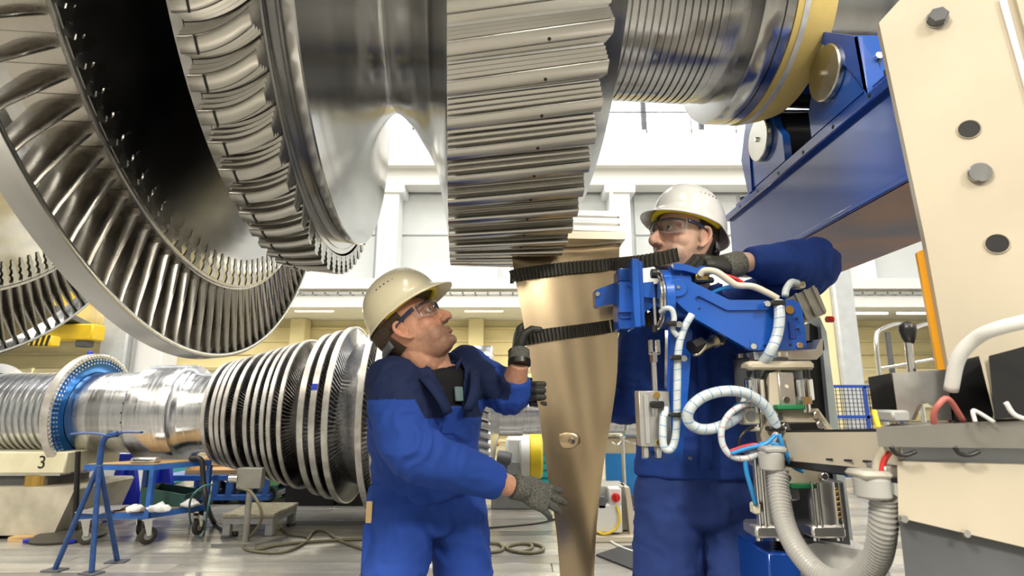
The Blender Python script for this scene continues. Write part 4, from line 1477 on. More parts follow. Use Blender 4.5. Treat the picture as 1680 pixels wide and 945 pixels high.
colm = thing('machine_column', 'tall beige machine side plate with holes and bolts at right edge', 'machine', PZ(1560, 1100))
pts_ = [pp(*q) for q in ((1442, 37), (1476, 0), (1545, -75), (1990, -75), (1990, 640), (1565, 640), (1554, 590), (1518, 394))]
pts_[4].z = 0
pts_ = pts_[:5] + [V((pts_[5].x, pts_[5].y, 0))] + pts_[5:]
build(MB().prism(pts_, -PLN * .035), 'side_plate', BEIGE, colm)
build(MB().prism([p + PLN * .06 for p in (V((pts_[5].x, pts_[5].y, 0)), V((pts_[4].x, pts_[4].y, 0)))] + [p - PLN * .16 for p in (V((pts_[4].x, pts_[4].y, 0)), V((pts_[5].x, pts_[5].y, 0)))], (0, 0, .04)), 'base_plate', DGREY, colm)
build(MB().prism([pp(u, v, -.04) for u, v in ((1504, 414), (1534, 400), (1566, 640), (1600, 900), (1580, 900), (1546, 640))], -PLN * .02), 'yellow_post', ORANGE, colm)
build(MB().prism([pp(u, v, .002) for u, v in ((1638, 0), (1650, -2), (1702, 190), (1700, 215))], PLN * .004), 'bright_plate_edge', WHITE, colm)  # white strip standing for the bright edge of the beige plate
build(MB().prism([pp(u, v, .002) for u, v in ((1652, -40), (1990, -40), (1990, 300), (1715, 190))], PLN * .012), 'cover_plate', BEIGE, colm)
for (u, v) in ((1590, 212), (1636, 400)):
    c = pp(u, v, .0015)
    build(MB().cyl(c, c - PLN * .03, px(1.15, 16), n=28), 'drilled_hole', DARK, colm)
    build(MB().ring([(0, px(1.15, 15.5)), (.002, px(1.15, 16.5)), (0, px(1.15, 17.5))], c, PLN, 28), 'hole_edge', BEIGE, colm)
c = pp(1606, 285, 0)
build(MB().cyl(c, c + PLN * .012, px(1.15, 17), n=28, bev=.002), 'plug', STEEL_D, colm)
c = pp(1537, 32, 0)
build(MB().cyl(c, c + PLN * .022, px(1.2, 15), n=6, bev=.002), 'hex_bolt', DGREY, colm)
build(MB().cyl(c, c + PLN * .005, px(1.2, 17), n=24), 'washer', CHROME, colm)

# ------------------------------------------------------------------ machine table in the right foreground
tbl = thing('machine_table', 'blurred beige and grey machine table with black blocks in the right foreground', 'machine', (P(1600, 900, 1.05).x, 1.15, 0))
Yt = .95
build(MB().prism([P(u, v, Yt) for u, v in ((1437, 702), (1720, 688), (1720, 736), (1441, 733))], (0.136, .16, 0)), 'front_bar', mat('bar_grey', (.23, .22, .20), .4, .3, .08, 8), tbl)
build(MB().prism([P(u, v, Yt + .03) for u, v in ((1478, 733), (1720, 733), (1720, 768), (1486, 760))], (0.255, .3, 0)), 'shelf', mat('shelf_grey', (.34, .36, .38), .4, .2), tbl)
build(MB().prism([P(u, v, Yt + .02) for u, v in ((1472, 757), (1740, 764), (1740, 912), (1474, 849))], (0.510, .6, 0)), 'body', BEIGE, tbl)
lo = [P(u, v, Yt + .035) for u, v in ((1474, 848), (1740, 910), (1740, 1000), (1478, 1000))]
lo[2].z = 0.0
lo[3].z = 0.0
build(MB().prism(lo, (0.476, .56, 0)), 'lower_body', DGREY, tbl)
for (u, v) in ((1479, 850), (1581, 874)):
    c = P(u, v, Yt + .02)
    build(MB().cyl(c, c + V((0, -.008, 0)), .006, n=12), 'bolt', CHROME, tbl)
BLK = mat('black_block', (.010, .010, .011), .42)
build(MB().prism([P(u, v, Yt + .05) for u, v in ((1556, 596), (1606, 584), (1630, 680), (1628, 692), (1566, 694))], (0.102, .12, 0)), 'black_block', BLK, tbl)
build(MB().prism([P(u, v, Yt - .01) for u, v in ((1622, 584), (1730, 555), (1730, 680), (1632, 688))], (0.119, .14, 0)), 'black_block', BLK, tbl)
build(MB().prism([P(u, v, Yt + .12) for u, v in ((1424, 619), (1462, 612), (1474, 682), (1468, 692), (1434, 690))], (0.085, .10, 0)), 'black_block', BLK, tbl)
build(MB().prism([P(u, v, Yt + .06) for u, v in ((1613, 583), (1621, 581), (1640, 690), (1634, 692))], (0.068, .08, 0)), 'spacer', BEIGE, tbl)
al = [(1464, 612), (1553, 606), (1557, 640), (1546, 642)]
arc = [(1546 - 36 * sin(a) * 1.1 - 0, 678 - 36 * cos(a)) for a in (0.15, 0.5, .9, 1.3)]
build(MB().prism([P(u, v, Yt + .07) for u, v in [(1464, 612), (1554, 606), (1562, 690), (1534, 690), (1530, 668), (1520, 660), (1506, 664), (1494, 690), (1474, 690)]], (0.03, .03, 0)), 'aluminium_bracket', ALU, tbl)
build(MB().prism([P(u, v, Yt + .10) for u, v in ((1548, 632), (1556, 630), (1566, 690), (1556, 692))], (0.025, .03, 0)), 'edge_block', mat('brown_block', (.24, .20, .17), .5), tbl)
lv = build(tb([(1497, 612), (1494, 590), (1491, 562)], Yt + .16, 5.5, 12), 'lever_rod', CHROME, tbl)
kp = P(1490, 545, Yt + .16)
kn = MB().tube([kp + V((0, 0, z)) for z in (-.024, -.021, -.010, .005, .014, .020, .022)], [.006, .0085, .0125, .0155, .0145, .008, .001], n=20)
build(kn, 'lever_knob', BLACK, lv, sharp=180)
build(tb([(1560, 640, .98), (1572, 588, .95), (1600, 556, .92), (1640, 538, .88), (1740, 515, .82)], .9, 11, 16), 'tube_handle', WHITE, tbl, sharp=180)
build(tb([(1534, 700, .98), (1532, 680, .97), (1540, 664, .96), (1556, 655, .96), (1580, 690, .98)], .96, 4.5), 'red_wire', mat('wire_pink', (.55, .16, .14), .4), tbl, sharp=180)
build(tb([(1442, 702, .98), (1438, 690, .99), (1434, 674, 1.0)], 1.0, 4), 'yellow_wire', mat('cable_yellow', (.78, .55, .03), .4), tbl, sharp=180)
build(tb([(1650, 660, .9), (1664, 680, .9), (1690, 690, .9)], .9, 3.5), 'white_wire', WHITE, tbl, sharp=180)
build(tb([(1600, 692, .94), (1596, 675, .94), (1604, 676, .94), (1630, 692, .94)], .94, 3.0), 'white_wire', WHITE, tbl, sharp=180)
build(bx(1466, 673, 1494, 693, Yt + .04, .06, .004), 'hinge_block', GREY, tbl)
for (u, v) in ((1478, 742), (1582, 742)):
    build(tb([(u - 16, 733, Yt + .0), (u - 8, 744, Yt + .0), (u + 8, 747, Yt + .0), (u + 24, 741, Yt + .0)], Yt, 3.5), 'cable_loop', BLACK, tbl, sharp=180)

# ------------------------------------------------------------------ lifting manipulator that grips the blade
mp_ = thing('lifting_manipulator', 'blue and beige lifting manipulator gripping the blade with black toothed belts', 'manipulator', PZ(1330, 1120))
Ya = 1.56


def part(m, name, mt, label=None, parent=None, sharp=38):
    return build(m, name, mt, parent or mp_, label, sharp=sharp)


# swinging arm of two shaped plates
outl = [(1098, 470), (1102, 460), (1110, 456), (1119, 456), (1131, 460), (1197, 492), (1270, 492), (1301, 491), (1311, 497), (1316, 508), (1323, 566), (1319, 573), (1233, 575), (1222, 569), (1141, 523), (1106, 492), (1099, 482)]
arm = part(MB().uv(outl, Ya, .018), 'arm_plate', BLUE)
part(MB().uv([(u + 1, v + 2) for u, v in outl], Ya + .13, .018), 'arm_plate', BLUE)
part(MB().uv([(1098, 470), (1102, 460), (1110, 456), (1119, 456), (1131, 460), (1197, 492), (1270, 492), (1270, 508), (1193, 509), (1146, 485), (1140, 489), (1143, 496), (1231, 562), (1233, 575), (1222, 569), (1141, 523), (1106, 492), (1099, 482)], Ya - .008, .010), 'stiffening_rib', BLUE, parent=arm)
part(MB().uv([(1231, 560), (1322, 556), (1323, 566), (1319, 573), (1233, 575)], Ya - .008, .010), 'stiffening_rib', BLUE, parent=arm)
part(MB().uv([(1150, 480), (1200, 500), (1300, 498), (1310, 566), (1235, 568)], Ya + .02, .11), 'arm_core', BLUE_D)
part(fc(1113, 472, Ya - .014, 15, .016, 32, .002), 'pivot_cover', BLUE, parent=arm)
part(fc(1113, 471, Ya - .018, 3, .006, 12), 'pivot_screw', CHROME, parent=arm)
for (u, v) in ((1237, 568), (1313, 566)):
    part(fc(u, v, Ya - .016, 5, .012, 16, .001), 'cap_screw', CHROME, parent=arm)
part(fc(1296, 508, Ya - .004, 7, .01, 20), 'pin_hole', mat('brass', (0.65, 0.42, 0.12), 0.3, 1.0), parent=arm)
for (u, v) in ((1148, 506), (1255, 567), (1297, 566), (1308, 523), (1310, 540)):
    part(fc(u, v, Ya - .0095, 2, .004, 10), 'small_hole', DARK, parent=arm)
part(bx(1297, 527, 1303, 556, Ya - .006, .01, .001), 'arm_slot', BLUE_D, parent=arm)
# blue head behind the pivot and the swivel flange
part(bx(1090, 448, 1138, 520, Ya + .02, .11, .008), 'head_housing', BLUE)
part(MB().uv([(1090, 452), (1104, 432), (1125, 434), (1136, 444), (1150, 436), (1172, 436), (1174, 441), (1150, 446), (1140, 462), (1092, 466)], Ya + .03, .09), 'head_cover', BLUE)
part(MB().uv([(1104, 432), (1128, 434), (1150, 442), (1178, 440), (1178, 447), (1146, 450), (1124, 444), (1106, 442)], Ya + .005, .02), 'head_lever', BLUE)
cfl = P(1083, 492, Ya + .07)
part(MB().cyl(cfl + V((-.006, 0, 0)), cfl + V((.022, 0, 0)), px(1.6, 50), n=48, bev=.003), 'swivel_flange', BLUE)
part(MB().cyl(cfl + V((-.012, 0, 0)), cfl + V((-.007, 0, 0)), px(1.6, 51), n=48, bev=.001), 'swivel_ring', CHROME)
part(MB().cyl(cfl + V((-.020, 0, 0)), cfl + V((-.0125, 0, 0)), px(1.6, 47), n=48, bev=.002), 'swivel_ring', CHROME)
c = P(1068, 449, Ya + .03)
part(MB().cyl(c, c + V((0.018, 0, 0)), .014, n=18, bev=.002), 'knob', BLACK)
# gripper
part(MB().uv([(1016, 462), (1040, 462), (1075, 466), (1075, 500), (1060, 512), (1016, 512)], Ya + .05, .10), 'gripper_body', BLUE)
part(MB().uv([(1030, 466), (1072, 462), (1076, 490), (1050, 486)], Ya + .035, .02), 'gripper_gusset', BLUE)
part(bx(1041, 424, 1048, 537, Ya + .015, .11, .003), 'clamp_plate', BLUE)
part(bx(1049, 428, 1054, 535, Ya + .03, .10, .002), 'clamp_plate', BLUE)
part(bx(1015, 440, 1041, 462, Ya + .08, .08, .004), 'clamp_block', BLUE)
part(bx(1015, 498, 1042, 540, Ya + .07, .09, .004), 'clamp_block', BLUE)
part(bx(1017, 503, 1040, 523, Ya + .062, .01, .004), 'pad', BLUE)
fg = part(MB().uv([(976, 476), (1008, 464), (1024, 466), (1024, 470), (1016, 474), (1016, 490), (1026, 492), (1026, 496), (1010, 498), (980, 503), (977, 500)], Ya + .13, .05), 'gripper_finger', BLUE)
part(fc(981, 482, Ya + .122, 4, .01, 14, .001), 'finger_screw', CHROME, parent=fg)
part(bx(1012, 473, 1035, 495, Ya + .12, .05, .002), 'finger_pivot', BLACK)


# toothed belts round the blade
def belt(pts, wpx, label, Y2=None):
    """pts: (u, v, Y or None); None follows the blade's front face"""
    q = []
    for u, v, y in pts:
        if y is None:
            p = blade_front(u, v)
            p = P(u, v, p.y - .006)
        else:
            p = P(u, v, y)
        q.append(p)
    fine = cr(q, 16)
    L = [0.0]
    for i in range(1, len(fine)):
        L.append(L[-1] + float(np.linalg.norm(fine[i] - fine[i - 1])))
    step = .0034
    n_ = int(L[-1] / step)
    F_ = np.array(fine)
    xs_ = np.array(L)
    rings = []
    hw = px(1.7, wpx) / 2
    for i in range(n_ + 1):
        s_ = i * L[-1] / n_
        p = V([np.interp(s_, xs_, F_[:, k]) for k in range(3)])
        p2 = V([np.interp(min(s_ + .004, L[-1]), xs_, F_[:, k]) for k in range(3)])
        p1 = V([np.interp(max(s_ - .004, 0), xs_, F_[:, k]) for k in range(3)])
        t = (p2 - p1).normalized()
        upv = V((0, 0, 1))
        nn = t.cross(upv).normalized()      # towards the viewer when t points right
        if nn.y > 0 and abs(t.x) > .3:
            nn = -nn
        h = .0085 if (i % 4) in (0, 1) else .0018
        b = (upv - t * t.dot(upv)).normalized()
        rings.append([p - b * hw, p + b * hw, p + b * hw + nn * h, p - b * hw + nn * h])
    return part(MB().loft(rings), 'toothed_belt', RUBBER, label, sharp=20)


belt([(843, 455, 1.875), (841, 455, 1.83), (846, 452, None), (880, 446, None), (930, 440, None), (980, 436, None), (1012, 433, None), (1040, 431, 1.68), (1075, 426, 1.63), (1113, 418, 1.60)], 22, 'upper black toothed belt')
belt([(865, 557, 1.875), (862, 557, 1.83), (867, 555, None), (900, 549, None), (940, 544, None), (985, 538, None), (1011, 534, None), (1040, 528, 1.68), (1066, 524, 1.66), (1083, 515, 1.655)], 22, 'lower black toothed belt')
# tension rod, clevis and pneumatic block
part(vc(1075, 488, 545, Ya + .02, 3, 12), 'rod', CHROME)
part(vc(1075, 533, 545, Ya + .012, 5, 8), 'lock_nut', BLACK)
cl = MB()
bx(1067, 557, 1071, 580, Ya + .015, .02, .001, cl)
bx(1078, 557, 1083, 580, Ya + .015, .02, .001, cl)
bx(1067, 577, 1083, 582, Ya + .015, .02, .001, cl)
part(cl, 'clevis', CHROME)
part(vc(1075, 582, 594, Ya + .013, 7, 6), 'hex_nut', CHROME)
part(vc(1075, 594, 642, Ya + .02, 4.5, 14), 'piston_rod', CHROME)
vb = part(bx(1051, 641, 1098, 733, Ya + .01, .05, .003), 'pneumatic_block', ALU)
part(bx(1060, 648, 1064, 728, Ya + .004, .008, .001), 'block_groove', GREY, parent=vb)
part(bx(1084, 650, 1088, 726, Ya + .004, .008, .001), 'block_groove', GREY, parent=vb)
part(bx(1070, 658, 1090, 670, Ya - .012, .022, .003), 'elbow_fitting', BLACK, parent=vb)
part(vc(1073, 666, 684, Ya - .008, 3, 10), 'fitting_stem', CHROME, parent=vb)
part(fc(1078, 648, Ya + .002, 5, .01, 14), 'port_plug', mat('brass', (0.65, 0.42, 0.12), 0.3, 1.0), parent=vb)
part(fc(1081, 726, Ya + .002, 4, .01, 14), 'port_plug', mat('brass', (0.65, 0.42, 0.12), 0.3, 1.0), parent=vb)
part(bx(1090, 667, 1097, 680, Ya - .01, .02, .002), 'tube_nut', WHITE, parent=vb)
for (u0, u1) in ((1057, 1065), (1078, 1086)):
    part(bx(u0, 733, u1, 752, Ya + .02, .03, .003), 'foot_clevis', ALU)
part(MB().uv([(1098, 528), (1128, 528), (1136, 545), (1131, 620), (1119, 757), (1056, 754), (1058, 741), (1098, 738), (1101, 620)], Ya + .07, .03), 'rear_plate', BLUE)
part(MB().uv([(1096, 530), (1101, 530), (1098, 738), (1093, 738)], Ya + .04, .03), 'rear_plate_edge', BLUE_D)
part(fc(1133, 752, Ya + .066, 3, .006, 12), 'plate_screw', CHROME)
# shock absorber
part(MB().cyl(P(1145, 572, Ya + .03), P(1186, 554, Ya + .07), px(1.6, 8), n=18, bev=.002), 'damper', mat('nickel', (.62, .56, .42), .28, 1.0))
part(MB().cyl(P(1134, 570, Ya + .01), P(1150, 563, Ya + .03), px(1.6, 11), n=6), 'damper_cap', BLACK)
part(tb([(1137, 582), (1146, 581), (1156, 570), (1156, 560)], Ya + .02, 3), 'damper_ring', mat('nickel', (.62, .56, .42), .28, 1.0))
part(MB().cyl(P(1172, 560, Ya + .05), P(1180, 557, Ya + .06), px(1.6, 11), n=20), 'damper_nut', mat('nickel', (.62, .56, .42), .28, 1.0))
# handle grip with black tape, held by the glove
part(bx(1156, 419, 1168, 440, Ya + .04, .025, .004), 'grip', RUBBER)
# motor
part(MB().prism([P(u, v, Ya + .14) for u, v in ((1288, 492), (1330, 472), (1340, 472), (1356, 510), (1354, 515), (1316, 532), (1300, 530))], (0, .10, 0)), 'motor', MOTOR)
for k in range(3):
    a = (1304 + 14 * k, 482 - 6 * k)
    part(MB().prism([P(u, v, Ya + .13) for u, v in (a, (a[0] + 4, a[1] - 2), (a[0] + 24, a[1] + 40), (a[0] + 20, a[1] + 42))], (0, .012, 0)), 'motor_rib', MOTOR)
# neck below the arm
part(MB().uv([(1236, 577), (1338, 573), (1346, 556), (1350, 556), (1350, 580), (1340, 590), (1238, 590)], Ya + .01, .12), 'mount_plate', ALU)
part(bx(1334, 557, 1352, 575, Ya + .05, .06, .003), 'cable_clip', BLACK)
c0, c1 = P(1264, 640, Ya + .09), P(1264, 588, Ya + .09)
part(MB().cyl((c0.x, Ya + .10, c0.z - .08), (c0.x, Ya + .10, c1.z), px(1.65, 50), n=40, bev=.004), 'swivel_column', DGREY)
part(MB().cyl((c0.x, Ya + .10, c1.z), (c0.x, Ya + .10, c1.z + .012), px(1.65, 50), n=40), 'swivel_rim', CHROME)
part(bx(1229, 592, 1337, 607, Ya - .02, .06, .008), 'top_yoke', BEIGE)
for (u, v0) in ((1245, 607), (1326, 607)):
    part(vc(u, v0, v0 + 16, Ya - .015, 5, 12), 'bolt', BLACK)
    part(vc(u, v0 + 14, v0 + 50, Ya - .022, 15, 24, .003), 'piston_head', CHROME)
    part(vc(u, v0 + 44, v0 + 56, Ya - .025, 14, 6), 'hex_nut', CHROME)
    part(vc(u, v0 + 55, v0 + 70, Ya - .018, 7, 14), 'piston_rod', CHROME)
part(MB().uv([(1262, 612), (1281, 607), (1281, 664), (1270, 672), (1262, 668)], Ya - .005, .05), 'slide_cover', BEIGE)
part(bx(1281, 610, 1302, 668, Ya - .01, .05, .003), 'slide_block', ALU)
part(fc(1291, 656, Ya - .014, 5, .006, 14), 'slide_knob', CHROME)
part(fc(1291, 634, Ya - .012, 3, .004, 12), 'label_dot', mat('label_cream', (.75, .7, .55), .5))
part(bx(1276, 664, 1320, 672, Ya - .03, .06, .002), 'pad', GREENP)
part(bx(1297, 794, 1340, 802, Ya - .02, .06, .002), 'pad', GREENP)
part(MB().uv([(1266, 672), (1342, 670), (1368, 706), (1372, 740), (1344, 792), (1290, 796), (1262, 780), (1250, 712)], Ya - .005, .04), 'carriage_plate', BEIGE)
for (u, v) in ((1280, 684), (1342, 681), (1285, 714), (1293, 784), (1354, 782), (1290, 700), (1347, 697)):
    part(fc(u, v, Ya - .022, 6 if v != 700 else 6, .018, 16, .002), 'cap_screw', CHROME)
part(bx(1284, 693, 1352, 706, Ya - .016, .02, .003), 'clamp_bar', BLACK)
# horizontal beam back to the machine
hbm = MB().prism([P(1288, 712, Ya - .03), P(1288, 757, Ya - .03), P(1478, 778, 1.05), P(1478, 712, 1.05)], (0.0, .07, 0))
part(hbm, 'beam', BEIGE)
part(MB().prism([P(1290, 757, Ya - .032), P(1290, 766, Ya - .032), P(1478, 794, 1.048), P(1478, 778, 1.048)], (0.0, .07, 0)), 'beam_rail', BLACK)
part(MB().prism([P(1288, 708, Ya - .028), P(1288, 712, Ya - .028), P(1478, 712, 1.052), P(1478, 706, 1.052)], (0.0, .06, 0)), 'beam_cap', BLACK)
for k in range(4):
    u = 1316 + k * 32
    y = Ya - .032 + (u - 1288) / 190.0 * (1.05 - Ya + .03) - .003
    y = 1.0 / ((1 - (u - 1288) / 190.0) / (Ya - .03) + ((u - 1288) / 190.0) / 1.05) - .002
    part(MB().prism([P(u, 750 + k * 1.6, y), P(u + 18, 751 + k * 1.6, y - .06), P(u + 18, 754 + k * 1.8, y - .06), P(u, 753 + k * 1.6, y)], (0.002, .004, 0)), 'beam_slot', DARK)
# lower air cylinders with tie rods
for (u0, u1, v0, v1) in ((1241, 1286, 752, 862), (1334, 1386, 792, 862)):
    um = (u0 + u1) / 2
    part(vc(um, v0, v1, Ya - .03, (u1 - u0) / 2 - 6, 28), 'air_cylinder', ALU)
    for uu in (u0 + 3, u0 + 12, u1 - 3):
        part(vc(uu, v0, v1 + 6, Ya - .035, 2.4, 8), 'tie_rod', CHROME)
    part(bx(u0, v1, u1 + 2, v1 + 22, Ya - .035, .085, .006), 'end_cap', ALU)
    for uu in (u0 + 7, u1 - 6):
        part(vc(uu, v1 + 20, v1 + 26, Ya - .03, 5, 12), 'foot_bolt', CHROME)
part(bx(1238, 742, 1264, 766, Ya - .034, .08, .005), 'cylinder_head', ALU)
part(bx(1222, 668, 1246, 697, Ya - .01, .05, .004), 'valve', mat('valve_cream', (.74, .70, .56), .4))
part(fc(1232, 683, Ya - .014, 7, .006, 16), 'valve_face', GREY)
part(bx(1232, 700, 1248, 708, Ya - .005, .02, .003), 'valve_fitting', mat('valve_cream', (.74, .70, .56), .4))
part(vc(1252, 660, 742, Ya, 4, 12), 'guide_rod', CHROME)
part(bx(1238, 826, 1248, 844, Ya - .04, .03, .003), 'tube_fitting', mat('valve_cream', (.74, .70, .56), .4))
sp = MB()
sp.tube([V((P(1296, 0, Ya).x + .010 * cos(a), Ya + .05 + .010 * sin(a), P(1296, 860, Ya).z + a * .0021)) for a in np.arange(0, 40, .35)], .0026, n=6)
part(sp, 'spring', mat('brass', (0.65, 0.42, 0.12), 0.3, 1.0), sharp=180)
part(bx(1296, 800, 1312, 822, Ya, .04, .004), 'sensor', CHROME)
# column behind
part(bx(1290, 790, 1385, 905, Ya + .07, .10, .004), 'column_cover', DGREY)
pst = MB()
pst.prism([P(1328, 530, Ya + .24), P(1356, 545, Ya + .24), P(1376, 720, Ya + .24), P(1388, 900, Ya + .24), P(1330, 900, Ya + .24)], (0, .06, 0))
part(pst, 'black_panel', BLACK)
part(MB().prism([P(1345, 520, Ya + .22), P(1356, 545, Ya + .22), P(1376, 700, Ya + .22), P(1402, 905, Ya + .22), P(1388, 905, Ya + .22), P(1362, 700, Ya + .22)], (0.0, .08, 0)), 'pale_post', PALE)
part(MB().prism([P(u, v, Ya + .02) for u, v in ((1338, 890), (1450, 908), (1480, 1010), (1310, 1010), (1310, 898))], (0, .3, 0)), 'white_base', WHITE)
p0 = P(1338, 905, Ya - .05)
part(MB().bb(p0.x - .12, p0.x + .2, Ya - .06, Ya + .3, 0, p0.z - .14, .01), 'pedestal', WHITE)
part(bx(1268, 908, 1312, 1010, Ya - .02, .2, .004), 'blue_base', BLUE_D)
bl_ = MB()
for k in range(5):
    a = P(1287, 884 + k * 5, Ya + .02)
    bl_.ring([(0, .018), (.004, .026), (.008, .018)], a, (0, 0, 1), 24)
part(bl_, 'bellows', BLACK)
c = P(1356, 524, Ya + .2)
part(MB().cyl(c, c + V((.02, 0, 0)), .010, n=14), 'stop_button', RED)
# hoses of the manipulator
SW = TUBEM


def mh(name, pts, Y, rp, mt, label=None):
    return part(tb(pts, Y, rp, 12, 8), name, mt, label, sharp=180)


def wrap_rings(pts, Y, rp, mt, step=.024):
    """spiral wrap marks: thin bands round a hose, joined"""
    q = [P(p[0], p[1], p[2] if len(p) > 2 else Y) for p in pts]
    fine = [V(a) for a in cr(q, 12)]
    m = MB()
    acc = 0.0
    for i in range(1, len(fine)):
        d = fine[i] - fine[i - 1]
        acc += d.length
        if acc > step:
            acc = 0.0
            t = (d.normalized() + V((0.25, 0, 0.25))).normalized()
            m.cyl(fine[i] - t * .0006, fine[i] + t * .0006, px(Y, rp) * 1.06, n=12)
    part(m, 'spiral_wrap', mt).__setitem__('kind', 'stuff')


big = [(1277, 494, 1.54), (1279, 520, 1.53), (1275, 550, 1.53), (1262, 580, 1.53), (1246, 605, 1.58), (1232, 640, 1.60), (1212, 680, 1.56), (1180, 700, 1.53), (1150, 704, 1.52), (1130, 692, 1.51), (1131, 672, 1.50), (1152, 652, 1.50), (1185, 642, 1.50), (1220, 644, 1.50), (1248, 660, 1.51), (1264, 680, 1.52), (1273, 700, 1.53)]
mh('wrapped_hose', big, 1.52, 8.5, SW, 'thick pale spiral-wrapped hose')
wrap_rings(big, 1.52, 8.5, TUBEB)
h2 = [(1135, 516, 1.54), (1122, 540, 1.54), (1113, 575, 1.54), (1111, 640, 1.54), (1110, 700, 1.54), (1105, 730, 1.54), (1096, 738, 1.54), (1088, 728, 1.54), (1088, 690, 1.545), (1092, 676, 1.55)]
mh('wrapped_hose', h2, 1.54, 6, SW)
wrap_rings(h2, 1.54, 6, TUBEB)
h3 = [(1084, 512, 1.57), (1092, 506, 1.55), (1102, 508, 1.54), (1106, 522, 1.54), (1104, 540, 1.54), (1112, 552, 1.54)]
mh('wrapped_hose', h3, 1.55, 4.5, SW)
for (u, v) in ((1103, 530), (1111, 586), (1110, 681), (1278, 496), (1275, 704)):
    part(MB().cyl(P(u - 7 if v > 520 and v < 690 else u - 13, v, 1.528), P(u + 7 if v > 520 and v < 690 else u + 13, v - 1, 1.528), .0, n=8) if False else bx(u - (8 if 520 < v < 690 else 12), v - 4, u + (8 if 520 < v < 690 else 12), v + 4, 1.518, .03, .003), 'hose_clamp', BLACK)
    part(fc(u + (12 if 520 < v < 690 else 18) * (1 if v != 496 else -1), v + 2, 1.52, 5, .016, 14, .001), 'clamp_screw', CHROME)
h4 = [(1148, 452, 1.56), (1156, 444, 1.55), (1175, 446, 1.54), (1196, 460, 1.54), (1210, 468, 1.54), (1235, 470, 1.54), (1258, 480, 1.54), (1276, 490, 1.54)]
mh('wrapped_hose', h4, 1.54, 5.5, mat('hose_cream', (.66, .62, .52), .35, coat=.3))
h5 = [(1168, 448, 1.59), (1180, 468, 1.58), (1200, 472, 1.56), (1226, 468, 1.55), (1260, 482, 1.55)]
mh('wrapped_hose', [(1190, 452, 1.60), (1208, 458, 1.59), (1224, 468, 1.56), (1250, 478, 1.55)], 1.57, 3.5, TUBER)
mh('air_tube', [(1166, 482, 1.60), (1185, 474, 1.58), (1206, 470, 1.56), (1232, 470, 1.55)], 1.57, 4.0, TUBEB)
mh('air_tube', [(1204, 464, 1.54), (1220, 467, 1.54), (1240, 468, 1.54)], 1.54, 3.0, mat('hose_green', (.03, .35, .18), .35))
mh('wrapped_hose', [(1288, 486, 1.56), (1290, 474, 1.57), (1298, 463, 1.58), (1308, 464, 1.60)], 1.57, 5.5, SW)
part(bx(1304, 460, 1322, 472, 1.60, .03, .004), 'hose_connector', mat('nickel', (.62, .56, .42), .28, 1.0))
part(bx(1142, 446, 1162, 460, 1.565, .03, .003), 'brass_fitting', mat('brass', (0.65, 0.42, 0.12), 0.3, 1.0))
h6 = [(1236, 662, 1.54), (1218, 665, 1.52), (1196, 680, 1.51), (1184, 705, 1.51), (1186, 730, 1.51), (1200, 748, 1.51), (1222, 752, 1.51), (1244, 744, 1.51), (1262, 728, 1.51), (1274, 712, 1.52)]
mh('air_tube', h6, 1.51, 5, SW)
wrap_rings(h6, 1.51, 5, TUBER)
mh('air_tube', [(1200, 744, 1.50), (1225, 736, 1.50), (1255, 728, 1.50), (1272, 714, 1.51)], 1.5, 3.2, TUBEB)
mh('air_tube', [(1198, 740, 1.505), (1222, 732, 1.505), (1246, 730, 1.505), (1274, 744, 1.51)], 1.505, 2.6, TUBER)
mh('air_tube', [(1246, 728, 1.51), (1270, 728, 1.505), (1285, 740, 1.505), (1300, 764, 1.50), (1318, 774, 1.48)], 1.5, 3.2, TUBEB)
mh('air_tube', [(1278, 712, 1.51), (1284, 730, 1.505), (1296, 750, 1.50), (1316, 768, 1.48)], 1.5, 3.2, TUBEB)
mh('air_tube', [(1222, 752, 1.51), (1225, 775, 1.51), (1232, 800, 1.51), (1240, 828, 1.52)], 1.51, 3.6, TUBEB)
mh('air_tube', [(1236, 700, 1.55), (1218, 712, 1.53), (1212, 735, 1.53), (1222, 750, 1.52)], 1.53, 2.6, BLACK)
mh('air_tube', [(1232, 664, 1.55), (1212, 664, 1.54), (1200, 676, 1.53)], 1.54, 4.0, TUBEB)


# corrugated conduit
def corrug(pts, r, name, mt):
    q = [P(*p) for p in pts]
    fine = cr(q, 14)
    F_ = np.array(fine)
    L = np.concatenate([[0], np.cumsum(np.linalg.norm(np.diff(F_, axis=0), axis=1))])
    n_ = int(L[-1] / .0022)
    ss = np.linspace(0, L[-1], n_)
    pth = [V([np.interp(s_, L, F_[:, k]) for k in range(3)]) for s_ in ss]
    rr_ = [np.interp(s_, [0, L[-1]], r) * (1.0 if (i % 4) in (0, 1) else .88) for i, s_ in enumerate(ss)]
    return part(MB().tube(pth, rr_, n=16), name, mt, sharp=60)


corrug([(1276, 772, 1.48), (1278, 810, 1.46), (1288, 860, 1.42), (1310, 905, 1.36), (1350, 945, 1.28), (1400, 955, 1.18), (1436, 920, 1.08), (1448, 870, 1.02), (1450, 815, 1.0)], (px(1.46, 16), px(1.0, 20)), 'corrugated_conduit', CONDUIT)
part(bx(1257, 733, 1293, 745, 1.45, .06, .006), 'conduit_nut', GREY)
part(vc(1275, 742, 774, 1.45, 19, 20, .004), 'conduit_gland', CONDUIT)
part(bx(1418, 774, 1468, 788, .97, .06, .006), 'conduit_nut', mat('gland_grey', (.48, .46, .40), .45))
part(vc(1449, 786, 822, .97, 26, 22, .004), 'conduit_gland', CONDUIT)
part(bx(1452, 764, 1480, 784, .98, .05, .003), 'gland_bracket', ALU)
part(tb([(1440, 776, 1.0), (1444, 755, 1.0), (1454, 738, .99), (1466, 728, .98)], 1.0, 9), 'wire_bundle', mat('bundle_grey', (.5, .47, .38), .4), sharp=180)
